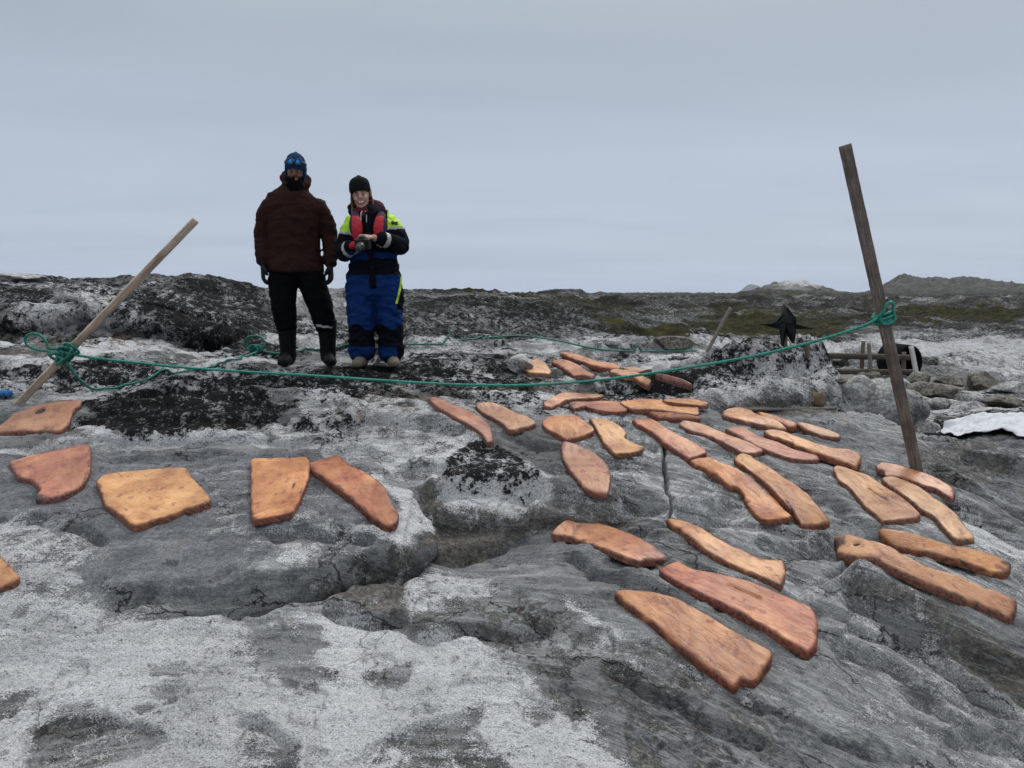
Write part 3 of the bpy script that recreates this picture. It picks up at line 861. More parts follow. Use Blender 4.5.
def rock_material():
    t = NT('bedrock')
    co = t.coord()
    A = t.n('ShaderNodeAttribute', attribute_name='stain_a')
    B = t.n('ShaderNodeAttribute', attribute_name='stain_b')
    pale, black, brown = t.sep(A.outputs['Color']); dark = A.outputs['Alpha']
    rust_and_shade, turf, vein = t.sep(B.outputs['Color']); streak = B.outputs['Alpha']
    flow = t.attr('flow', 'Vector')
    yv = t.sepv(co)[1]
    far = t.mapr(yv, 9, 26)

    def cen(x, k):      # centred, amplified
        return t.math('MULTIPLY', t.math('SUBTRACT', x, 0.5), k)
    n_big = t.noise(co, 1.3, 5, 0.62)
    n_mid = t.noise(co, 6, 7, 0.68)
    n_fine = t.noise(co, 48, 6, 0.72)
    n_grain = t.noise(co, 230, 3, 0.75)
    edge = t.noise(co, 9, 9, 0.74, 0.4)      # ragged outlines
    band = t.noise(t.scale(flow, (1.5, 11, 7)), 1.0, 9, 0.72, 0.45)
    band2 = t.noise(t.scale(flow, (10, 38, 26)), 1.0, 5, 0.72, 0.6)
    n_salt = t.noise(co, 150, 2, 0.9)
    bnd = t.math('ADD', t.math('MULTIPLY', band, 0.60), t.math('ADD', t.math('MULTIPLY', band2, 0.22), t.math('MULTIPLY', n_salt, 0.18)))
    # grey gneiss with light and dark layers
    base = t.ramp(bnd, [(0.37, (0.032, 0.033, 0.034)), (0.435, (0.110, 0.113, 0.113)), (0.50, (0.205, 0.210, 0.208)), (0.55, (0.31, 0.316, 0.312)), (0.63, (0.54, 0.545, 0.54))])
    pl = t.math('ADD', t.math('MULTIPLY', n_mid, 0.45), t.math('ADD', t.math('MULTIPLY', n_fine, 0.3), t.math('MULTIPLY', n_salt, 0.25)))
    plain = t.ramp(pl, [(0.36, (0.045, 0.046, 0.047)), (0.45, (0.13, 0.133, 0.133)), (0.53, (0.21, 0.214, 0.213)), (0.64, (0.40, 0.404, 0.40))])
    c = t.mix(t.math('MULTIPLY_ADD', streak, 0.7, 0.2), plain, base)
    c = t.mix(t.math('MULTIPLY', t.mapr(yv, 10, 45), 0.86), c, t.mix(t.mapr(n_mid, 0.42, 0.6), (0.014, 0.013, 0.011), (0.068, 0.064, 0.056)))
    tone = t.mapr(t.noise(co, 0.85, 6, 0.62), 0.36, 0.64, 0.55, 1.6, False)
    c = t.mix(1.0, c, t.vec(tone, tone, tone), 'MULTIPLY')
    # smooth blue-grey faces
    dk = t.mapr(t.math('ADD', dark, cen(edge, 2.2)), 0.25, 0.55)
    darkc = t.ramp(t.math('ADD', t.math('MULTIPLY', n_fine, 0.35), t.math('ADD', t.math('MULTIPLY', n_salt, 0.25), t.math('MULTIPLY', n_mid, 0.40))),
                   [(0.38, (0.055, 0.059, 0.069)), (0.5, (0.135, 0.142, 0.157)), (0.62, (0.31, 0.32, 0.335))])
    c = t.mix(t.math('MULTIPLY', dk, 0.78), c, darkc)
    # brown weathering and the painted cave shade
    br = t.mapr(t.math('ADD', brown, cen(edge, 3.0)), 0.32, 0.55)
    brc = t.ramp(t.math('ADD', t.math('MULTIPLY', n_fine, .55), t.math('MULTIPLY', n_mid, .45)),
                 [(0.36, (0.030, 0.026, 0.022)), (0.5, (0.105, 0.096, 0.084)), (0.64, (0.26, 0.24, 0.21))])
    c = t.mix(t.math('MULTIPLY', br, 0.85), c, brc)
    rs = t.mapr(t.math('ADD', rust_and_shade, cen(n_mid, 3.0)), 0.3, 0.8)
    c = t.mix(t.math('MULTIPLY', rs, 0.65), c, t.mix(n_fine, (0.075, 0.042, 0.024), (0.25, 0.15, 0.085)))
    # white veins along the foliation
    vn = t.noise(t.scale(flow, (1.5, 5.5, 5)), 1.0, 4, 0.55, 2.2)
    vl = t.math('ABSOLUTE', t.math('SUBTRACT', vn, 0.5))
    vm = t.math('MULTIPLY', t.mapr(vl, 0.0, 0.026, 1, 0), vein)
    c = t.mix(t.math('MULTIPLY', vm, 0.75), c, t.mix(n_fine, (0.30, 0.305, 0.30), (0.56, 0.565, 0.56)))
    # pale crust, grainy
    pm = t.math('ADD', pale, t.math('ADD', cen(edge, 2.2), t.math('ADD', t.math('MULTIPLY', t.math('SUBTRACT', bnd, 0.5), t.math('MULTIPLY_ADD', streak, 2.6, 0.6)), cen(n_salt, 0.9))))
    pmask = t.mapr(pm, 0.28, 0.60)
    speck = t.math('ADD', t.math('MULTIPLY', n_salt, 0.65), t.math('MULTIPLY', n_fine, 0.35))
    palec = t.ramp(speck, [(0.36, (0.13, 0.132, 0.135)), (0.43, (0.42, 0.424, 0.43)), (0.50, (0.63, 0.634, 0.645)), (0.60, (0.76, 0.764, 0.775))])
    palec = t.mix(t.mapr(t.math('ADD', t.math('MULTIPLY', n_big, 0.7), t.math('MULTIPLY', n_mid, 0.3)), 0.46, 0.62, 0.0, 0.55), palec, t.ramp(speck, [(0.38, (0.085, 0.087, 0.09)), (0.5, (0.29, 0.295, 0.30)), (0.62, (0.52, 0.525, 0.53))]))
    c = t.mix(t.math('MULTIPLY', pmask, 0.94), c, palec)
    # scattered pale and dark rosettes
    dots = t.mapr(t.noise(co, 26, 5, 0.75), 0.60, 0.66)
    c = t.mix(t.math('MULTIPLY', dots, t.math('MULTIPLY_ADD', far, 0.3, 0.28)), c, (0.40, 0.41, 0.40))
    dd = t.mapr(t.noise(t.addv(co, (7.0, 3.0, 1.0)), 15, 6, 0.72), 0.62, 0.68)
    c = t.mix(t.math('MULTIPLY', dd, 0.7), c, (0.028, 0.027, 0.026))
    # black lichen with ragged edge
    bn = t.math('ADD', t.math('MULTIPLY', t.noise(co, 12, 10, 0.80), 0.62), t.math('ADD', t.math('MULTIPLY', n_big, 0.2), t.math('MULTIPLY', n_fine, 0.18)))
    bm = t.math('ADD', black, cen(bn, 4.6))
    bmask = t.mapr(bm, 0.46, 0.56)
    blackc = t.mix(t.mapr(n_fine, 0.4, 0.6), (0.004, 0.004, 0.0045), (0.022, 0.021, 0.021))
    farblack = t.mix(t.mapr(n_mid, 0.38, 0.62), (0.011, 0.0105, 0.0095), (0.045, 0.041, 0.034))
    c = t.mix(t.math('MULTIPLY', bmask, 0.97), c, t.mix(far, blackc, farblack))
    # turf
    tn = t.noise(co, 0.7, 8, 0.74)
    tm = t.mapr(t.math('ADD', turf, cen(tn, 2.4)), 0.40, 0.60)
    tc = t.ramp(t.noise(co, 2.2, 7, 0.75), [(0.36, (0.012, 0.014, 0.006)), (0.5, (0.050, 0.050, 0.019)), (0.64, (0.115, 0.105, 0.04))])
    c = t.mix(t.math('MULTIPLY', tm, 0.92), c, tc)
    # hairline joints drawn as thin dark lines
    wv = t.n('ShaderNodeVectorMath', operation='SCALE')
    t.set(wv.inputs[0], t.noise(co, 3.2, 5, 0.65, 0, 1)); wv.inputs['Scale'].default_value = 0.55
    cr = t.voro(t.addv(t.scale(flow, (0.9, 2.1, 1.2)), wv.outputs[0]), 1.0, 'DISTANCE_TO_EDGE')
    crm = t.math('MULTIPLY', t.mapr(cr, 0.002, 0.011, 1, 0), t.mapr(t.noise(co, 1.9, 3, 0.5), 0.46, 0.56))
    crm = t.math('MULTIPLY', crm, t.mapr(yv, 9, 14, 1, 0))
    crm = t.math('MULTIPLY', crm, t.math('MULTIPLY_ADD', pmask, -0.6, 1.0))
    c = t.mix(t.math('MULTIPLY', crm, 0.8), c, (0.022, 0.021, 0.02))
    # relief
    h = t.math('ADD', t.math('MULTIPLY', n_fine, 0.5), t.math('MULTIPLY', band, 1.1))
    h = t.math('ADD', h, t.math('MULTIPLY', band2, 0.5))
    h = t.math('ADD', h, t.math('MULTIPLY', n_mid, 1.2))
    h = t.math('ADD', h, t.math('MULTIPLY', t.math('MULTIPLY', bmask, n_fine), 1.2))
    h = t.math('ADD', h, t.math('MULTIPLY', br, -0.3))
    h = t.math('ADD', h, t.math('MULTIPLY', pmask, 0.15))
    h = t.math('ADD', h, t.math('MULTIPLY', crm, -0.9))
    b1 = t.bump(h, 1.0, 0.042)
    b2 = t.bump(n_grain, 0.4, 0.004, b1)
    bmid = t.bump(t.math('ADD', t.noise(co, 1.6, 8, 0.7), t.math('MULTIPLY', n_mid, 0.3)), 0.9, 0.5, b2)
    mixn = t.n('ShaderNodeMix', data_type='VECTOR')
    t.set(mixn.inputs[0], far); t.set(mixn.inputs[4], b2); t.set(mixn.inputs[5], bmid)
    rough = t.math('MULTIPLY_ADD', n_fine, 0.2, 0.72)
    spec = t.math('MULTIPLY_ADD', t.math('MAXIMUM', bmask, tm), -0.2, 0.24)
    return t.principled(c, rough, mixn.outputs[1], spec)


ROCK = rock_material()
# ------------------------------------------------------------------ sky and sun (overcast)
w = bpy.data.worlds.new('World')
scene.world = w
w.use_nodes = True
nt = w.node_tree
nt.nodes.clear()
T = NT.__new__(NT); T.t = nt
out = T.n('ShaderNodeOutputWorld')
bg = T.n('ShaderNodeBackground')
SUN_EL, SUN_AZ = R(52), R(35)          # azimuth from +Y towards +X: behind the scene, to the right
sky = T.n('ShaderNodeTexSky')
sky.sky_type = 'NISHITA'
sky.sun_disc = False
sky.sun_elevation = SUN_EL
sky.sun_rotation = SUN_AZ
sky.air_density = 1.2; sky.dust_density = 2.0
g = T.coord('Generated')
zz = T.sepv(g)[2]
cl = T.ramp(zz, [(0.0, (0.395, 0.470, 0.585)), (0.06, (0.40,0.467,0.568)), (0.16, (0.396,0.456,0.545)), (0.30, (0.352,0.396,0.465)), (0.42, (0.42, 0.47, 0.52)), (0.65, (1.1, 1.15, 1.2)), (1.0, (1.6, 1.65, 1.7))])
gx, gy, gz = T.sepv(g)[0], T.sepv(g)[1], T.sepv(g)[2]
inv = T.math('DIVIDE', 1.0, T.math('ADD', T.math('MAXIMUM', gz, 0.0), 0.10))
proj = T.vec(T.math('MULTIPLY', gx, inv), T.math('MULTIPLY', gy, inv), 0.0)
cn = T.noise(T.scale(proj, (0.35, 0.8, 1)), 1.0, 6, 0.55, 0.3)
cl2 = T.mix(1.0, cl, T.ramp(cn, [(0.25, (0.90, 0.905, 0.915)), (0.5, (1.0, 1.0, 1.0)), (0.75, (1.08, 1.07, 1.06))]), 'MULTIPLY')
clb = T.mix(1.0, cl2, (10, 10, 10), 'MULTIPLY')
clb.node.clamp_result = False
col = T.mix(0.93, sky.outputs[0], clb)
T.set(bg.inputs['Color'], col)
bg.inputs['Strength'].default_value = 0.10
nt.links.new(bg.outputs[0], out.inputs[0])

sd = bpy.data.lights.new('sun', 'SUN')
sd.energy = 1.5
sd.angle = R(18)
sd.color = (1.0, 0.975, 0.94)
so = bpy.data.objects.new('sun', sd)
COL.objects.link(so)
dirv = Vector((math.sin(SUN_AZ) * math.cos(SUN_EL), math.cos(SUN_AZ) * math.cos(SUN_EL), math.sin(SUN_EL)))
so.rotation_euler = dirv.to_track_quat('Z', 'Y').to_euler()
so.location = dirv * 40

scene.view_settings.view_transform = 'Standard'
scene.view_settings.look = 'None'
scene.view_settings.exposure = 0.24
scene.view_settings.gamma = 1.0
scene.view_settings.use_curve_mapping = False
scene.cycles.max_bounces = 4
scene.cycles.use_denoising = True
# ------------------------------------------------------------------ slabs of blubber laid out to dry
def slab_material():
    t = NT('dried_blubber')
    oi = t.n('ShaderNodeObjectInfo')
    rnd = oi.outputs['Random']
    lv = t.attr('grain', 'Vector')            # along, across (metres), edge closeness
    s = t.sepv(lv)
    off = t.math('MULTIPLY', rnd, 37.0)
    gv = t.vec(t.math('ADD', s[0], off), s[1], off)
    edge = s[2]                               # 1 at rim .. 0 inside
    fib = t.noise(t.scale(gv, (9, 19, 1)), 1.0, 4, 0.55, 1.6)
    mot = t.noise(gv, 7, 5, 0.62)
    fine = t.noise(gv, 60, 4, 0.65)
    blot = t.noise(gv, 15, 4, 0.6)
    amb = t.ramp(t.math('ADD', t.math('MULTIPLY', mot, .62), t.math('ADD', t.math('MULTIPLY', fib, .10), t.math('MULTIPLY', fine, .28))),
                 [(0.35, (0.19, 0.066, 0.024)), (0.43, (0.33, 0.136, 0.048)), (0.52, (0.42, 0.197, 0.074)), (0.64, (0.50, 0.262, 0.114))])
    red = t.ramp(t.math('ADD', t.math('MULTIPLY', mot, .6), t.math('ADD', t.math('MULTIPLY', fib, .2), t.math('MULTIPLY', fine, .2))),
                 [(0.35, (0.12, 0.025, 0.013)), (0.46, (0.27, 0.076, 0.032)), (0.63, (0.40, 0.155, 0.063))])
    redness = t.attr('tint', 'Fac')
    rm = t.mapr(t.math('ADD', redness, t.math('MULTIPLY', t.math('SUBTRACT', t.noise(gv, 4.2, 3, 0.5), 0.5), 1.7)), 0.25, 0.8)
    c = t.mix(t.math('MULTIPLY', rm, 0.85), amb, red)
    lowf = t.mapr(t.noise(gv, 2.6, 3, 0.55), 0.38, 0.62, 0.72, 1.15, False)
    c = t.mix(1.0, c, t.vec(lowf, t.math('POWER', lowf, 1.25), t.math('POWER', lowf, 1.4)), 'MULTIPLY')
    # dark blood spots and cracks
    sp = t.mapr(blot, 0.585, 0.66)
    c = t.mix(t.math('MULTIPLY', sp, 0.75), c, (0.16, 0.04, 0.028))
    ck = t.mapr(t.math('ABSOLUTE', t.math('SUBTRACT', t.noise(t.scale(gv, (6, 30, 1)), 1.0, 2, 0.5, 0.8), 0.5)), 0.0, 0.02, 1, 0)
    c = t.mix(t.math('MULTIPLY', ck, 0.22), c, (0.22, 0.07, 0.035))
    # browned rim, its dark side walls also painted as contact shade
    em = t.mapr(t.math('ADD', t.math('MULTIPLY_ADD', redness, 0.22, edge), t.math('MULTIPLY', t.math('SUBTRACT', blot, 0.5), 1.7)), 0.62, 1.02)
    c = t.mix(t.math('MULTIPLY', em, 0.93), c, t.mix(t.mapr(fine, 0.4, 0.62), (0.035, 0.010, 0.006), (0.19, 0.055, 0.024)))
    hs = t.n('ShaderNodeHueSaturation')
    t.set(hs.inputs['Color'], c)
    t.set(hs.inputs['Value'], t.math('MULTIPLY_ADD', rnd, 0.34, 0.84))
    t.set(hs.inputs['Hue'], t.math('MULTIPLY_ADD', t.math('FRACT', t.math('MULTIPLY', rnd, 7.31)), 0.018, 0.491))
    t.set(hs.inputs['Saturation'], t.math('MULTIPLY_ADD', t.math('FRACT', t.math('MULTIPLY', rnd, 3.77)), 0.2, 0.88))
    c = hs.outputs[0]
    cut = t.attr('notch', 'Fac')
    c = t.mix(t.mapr(t.math('ADD', cut, t.math('MULTIPLY', t.math('SUBTRACT', blot, 0.5), 1.6)), 0.35, 0.75), c, t.mix(fine, (0.018, 0.007, 0.006), (0.07, 0.024, 0.018)))
    h = t.math('ADD', t.math('MULTIPLY', fib, 0.75), t.math('ADD', t.math('MULTIPLY', fine, 0.18), t.math('MULTIPLY', mot, 0.7)))
    h = t.math('ADD', h, t.math('MULTIPLY', ck, -0.3))
    b = t.bump(h, 0.55, 0.008)
    rough = t.math('MULTIPLY_ADD', fine, 0.25, 0.36)
    return t.principled(c, rough, b, 0.42, **{'Subsurface Weight': 0.15, 'Subsurface Scale': 0.012})


BLUB = slab_material()
GROUP = 'orange blubber slabs drying on the rock'


def smooth_ground(x, y, r=0.035):
    z = samp(Z, x, y)
    acc = z.copy(); m = z.copy()
    for k in range(6):
        a = k * math.pi / 3
        q = samp(Z, x + r * math.cos(a), y + r * math.sin(a))
        acc += q; m = np.maximum(m, q)
    return np.maximum(acc / 7 + 0.004, z + 0.006)


def slab(label, pl, thick=0.034, tint=0.2, lift=0.0, seed=0, notch=(), dark_end=None):
    th = thick * 0.69
    out = hits(pl, None, th * 0.55 + lift)
    # seat of the slab: a smooth bent sheet fitted to the rock below it
    for _pass in range(2):
        c0 = out.mean(0)
        ex = out - c0
        ev, evec = np.linalg.eigh(ex.T @ ex)
        ax = evec[:, 1]; ay = np.array([-ax[1], ax[0]])
        lo_, hi_ = out.min(0), out.max(0)
        sx_, sy_ = np.meshgrid(np.linspace(lo_[0], hi_[0], 50), np.linspace(lo_[1], hi_[1], 50))
        sx_, sy_ = sx_.ravel(), sy_.ravel()
        kk = inside(sx_, sy_, out)
        sx_, sy_ = np.concatenate([sx_[kk], out[:, 0]]), np.concatenate([sy_[kk], out[:, 1]])
        gz = samp(Z, sx_, sy_)

        def basis(x, y):
            u_ = ((x - c0[0]) * ax[0] + (y - c0[1]) * ax[1]) / 0.3; v_ = ((x - c0[0]) * ay[0] + (y - c0[1]) * ay[1]) / 0.3
            return np.stack([np.ones_like(u_), u_, v_, u_ * u_, u_ * v_, v_ * v_, u_ ** 3], -1)
        Qm = basis(sx_, sy_)
        reg = np.diag([0, 0, 0, 2, 4, 40, 2.0]) * len(sx_) * 2e-3
        cf = np.linalg.solve(Qm.T @ Qm + reg, Qm.T @ gz)
        cf[0] += np.percentile(gz - Qm @ cf, 60) + 0.003

        def seat(x, y): return basis(np.asarray(x, float), np.asarray(y, float)) @ cf
        no = []
        for (px, py), o_ in zip(pl, out):
            a_, b_ = ray(px, py)
            ya, yb = o_[1] - 0.5, o_[1] + 0.5
            ys = np.linspace(ya, yb, 400)
            dz_ = EYE + b_ * ys - seat(a_ * ys, ys) - th * 0.55 - lift
            k_ = np.where((dz_[:-1] > 0) & (dz_[1:] <= 0))[0]
            if len(k_):
                k_ = k_[np.argmin(np.abs(ys[k_] - o_[1]))]
                Yq = ys[k_] + (ys[k_ + 1] - ys[k_]) * dz_[k_] / (dz_[k_] - dz_[k_ + 1])
            else:
                Yq = o_[1]
            no.append((a_ * Yq, Yq))
        out = np.array(no)
    # dense outline, softened corners, slightly ragged
    pts = []
    m = len(out)
    for k in range(m):
        p0, p1, p2, p3 = out[k - 1], out[k], out[(k + 1) % m], out[(k + 2) % m]
        L = np.hypot(*(p2 - p1))
        q = max(1, int(L / 0.012))
        for t in np.arange(q) / q:
            cr = 0.5 * ((2 * p1) + (-p0 + p2) * t + (2 * p0 - 5 * p1 + 4 * p2 - p3) * t * t + (-p0 + 3 * p1 - 3 * p2 + p3) * t ** 3)
            ln = p1 * (1 - t) + p2 * t
            pts.append(cr * 0.6 + ln * 0.4)
    pts = np.array(pts)
    rs = seed * 13.7
    jit = 0.0024 * fbm(pts[:, 0] * 16 + rs, pts[:, 1] * 16, 101 + seed, 3)
    nrm = np.roll(pts, -1, 0) - np.roll(pts, 1, 0)
    nrm = np.stack([nrm[:, 1], -nrm[:, 0]], 1); nrm /= np.linalg.norm(nrm, axis=1, keepdims=True) + 1e-9
    pts = pts + nrm * jit[:, None]
    nb = len(pts)
    # interior points on a jittered lattice
    x0, y0 = pts.min(0); x1, y1 = pts.max(0)
    stp = 0.011 if (x1 - x0) * (y1 - y0) < 0.6 else 0.013
    gx_, gy_ = np.meshgrid(np.arange(x0, x1, stp), np.arange(y0, y1, stp * 0.866))
    gx_[1::2] += stp / 2
    gx_ = gx_.ravel(); gy_ = gy_.ravel()
    ins = inside(gx_, gy_, pts)
    gx_, gy_ = gx_[ins], gy_[ins]
    d, _, _ = seg_dist(gx_, gy_, pts, True)
    keep = d > stp * 0.55
    ring = []
    if np.sum(pts[:, 0] * np.roll(pts[:, 1], -1) - np.roll(pts[:, 0], -1) * pts[:, 1]) < 0: nrm = -nrm
    for ins_ in (0.003, 0.0075):
        rp = pts - nrm * ins_
        dr, _, _ = seg_dist(rp[:, 0], rp[:, 1], pts, True)
        ok = inside(rp[:, 0], rp[:, 1], pts) & (dr > ins_ * 0.85)
        ring.append(rp[ok])
    ring = np.vstack(ring)
    keep = d > max(stp * 0.55, 0.012)
    gx_ = np.concatenate([gx_[keep], ring[:, 0]]); gy_ = np.concatenate([gy_[keep], ring[:, 1]]); keep = np.ones(len(gx_), bool)
    V = [Vector(p) for p in pts] + [Vector((a, b)) for a, b in zip(gx_[keep], gy_[keep])]
    # CCW loop
    area = 0.5 * np.sum(pts[:, 0] * np.roll(pts[:, 1], -1) - np.roll(pts[:, 0], -1) * pts[:, 1])
    loop = list(range(nb)) if area > 0 else list(range(nb))[::-1]
    res = delaunay_2d_cdt(V, [], [loop], 1, 1e-6)
    v2, faces = res[0], res[2]
    orig = res[3]
    XY = np.array([[p.x, p.y] for p in v2])
    isb = np.zeros(len(v2), bool)
    for k, o_ in enumerate(orig):
        if any(i < nb for i in o_): isb[k] = True
    d, _, _ = seg_dist(XY[:, 0], XY[:, 1], pts, True)
    d = np.where(isb, 0, d)
    al = (XY - c0) @ ax; ac = (XY - c0) @ ay
    r = min(0.0125, 0.45 * np.max(d) + 1e-4)
    tt = np.clip(d / r, 0, 1)
    prof = 0.62 + 0.38 * np.sqrt(np.clip(1 - (1 - tt) ** 2, 0, 1))
    wang = 0.5 * math.sin(seed * 1.7)
    dg = ac * math.cos(wang) + al * math.sin(wang)
    wr = 0.0038 * (ridged(al * 3 + rs, dg * 17 + 0.8 * gnoise(al * 6, ac * 6, seed), 211 + seed, 3) - 0.3) + 0.006 * fbm(al * 3.2, ac * 4 + rs, 221 + seed, 2)
    fold = 0.0018 * ridged(al * 5 + ac * 9 + rs, ac * 14 - al * 3, 231 + seed, 2)
    base = seat(XY[:, 0], XY[:, 1])
    # the rock under it is worn level where it would poke through
    rg = region(pts, 0.04)
    X, Y = GX[rg], GY[rg]
    dq, _, _ = seg_dist(X, Y, pts, True)
    sq = np.where(inside(X, Y, pts), dq, -dq)
    fz_ = seat(X, Y)
    wq = sstep(-0.03, 0.004, sq)
    Z[rg] = np.where(Z[rg] > fz_ - 0.003, Z[rg] * (1 - wq) + (fz_ - 0.003) * wq, Z[rg])
    ntc = np.zeros(len(v2))
    for (nx, ny, mx, my, wd) in notch:
        a_ = hit(nx, ny, None, th + lift); b_ = hit(mx, my, None, th + lift)
        dn, _, _ = seg_dist(XY[:, 0], XY[:, 1], np.array([a_, b_]))
        ntc = np.maximum(ntc, np.exp(-(dn / wd) ** 4))
    dk = np.zeros(len(v2))
    if dark_end is not None:
        q = hit(dark_end[0], dark_end[1], None, th + lift)
        dk = 0.85 * np.exp(-(np.hypot(XY[:, 0] - q[0], XY[:, 1] - q[1]) / dark_end[2]) ** 2)
    ztop = base + lift + th * prof + (wr + fold) * np.clip(d / 0.02, 0, 1) - ntc * th * 0.75
    zbot = base + lift - 0.010
    nv = len(v2)
    verts = [(x, y, z) for (x, y), z in zip(XY, ztop)]
    bidx = np.where(isb)[0]
    # boundary order along outline
    order = sorted(bidx, key=lambda k: min(orig[k]))
    low = {}
    for k in order:
        low[k] = len(verts); verts.append((XY[k, 0], XY[k, 1], zbot[k]))
    F = []
    for f in faces:
        f = list(f)
        a = XY[f[1]] - XY[f[0]]; b = XY[f[2]] - XY[f[0]]
        if a[0] * b[1] - a[1] * b[0] < 0: f = f[::-1]
        F.append(tuple(f))
    # boundary edges from faces
    ec = {}
    for f in F:
        for i in range(len(f)):
            e = (f[i], f[(i + 1) % len(f)])
            ec[e] = 1
    for (a, b) in list(ec):
        if (b, a) not in ec and a in low and b in low:
            F.append((b, a, low[a], low[b]))
    ct = verts
    zc = float(np.mean(base))
    ctr = (c0[0], c0[1], zc)
    verts = [(x - ctr[0], y - ctr[1], z - ctr[2]) for (x, y, z) in verts]
    o = link_mesh('blubber_piece', verts, F, BLUB)
    o.location = ctr
    me = o.data
    allv = np.zeros((len(verts), 3), np.float32)
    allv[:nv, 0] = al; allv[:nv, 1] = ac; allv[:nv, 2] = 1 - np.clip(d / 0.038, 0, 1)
    tv = np.full(len(verts), tint, np.float32); nvv = np.zeros(len(verts), np.float32)
    nvv[:nv] = np.maximum(ntc, dk)
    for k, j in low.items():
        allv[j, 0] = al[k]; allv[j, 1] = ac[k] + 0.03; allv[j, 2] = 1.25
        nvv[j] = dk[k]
    a_ = me.attributes.new('grain', 'FLOAT_VECTOR', 'POINT'); a_.data.foreach_set('vector', allv.ravel())
    a_ = me.attributes.new('tint', 'FLOAT', 'POINT'); a_.data.foreach_set('value', tv)
    a_ = me.attributes.new('notch', 'FLOAT', 'POINT'); a_.data.foreach_set('value', nvv)
    tag(o, label, 'drying blubber', GROUP, 'thing')
    return o


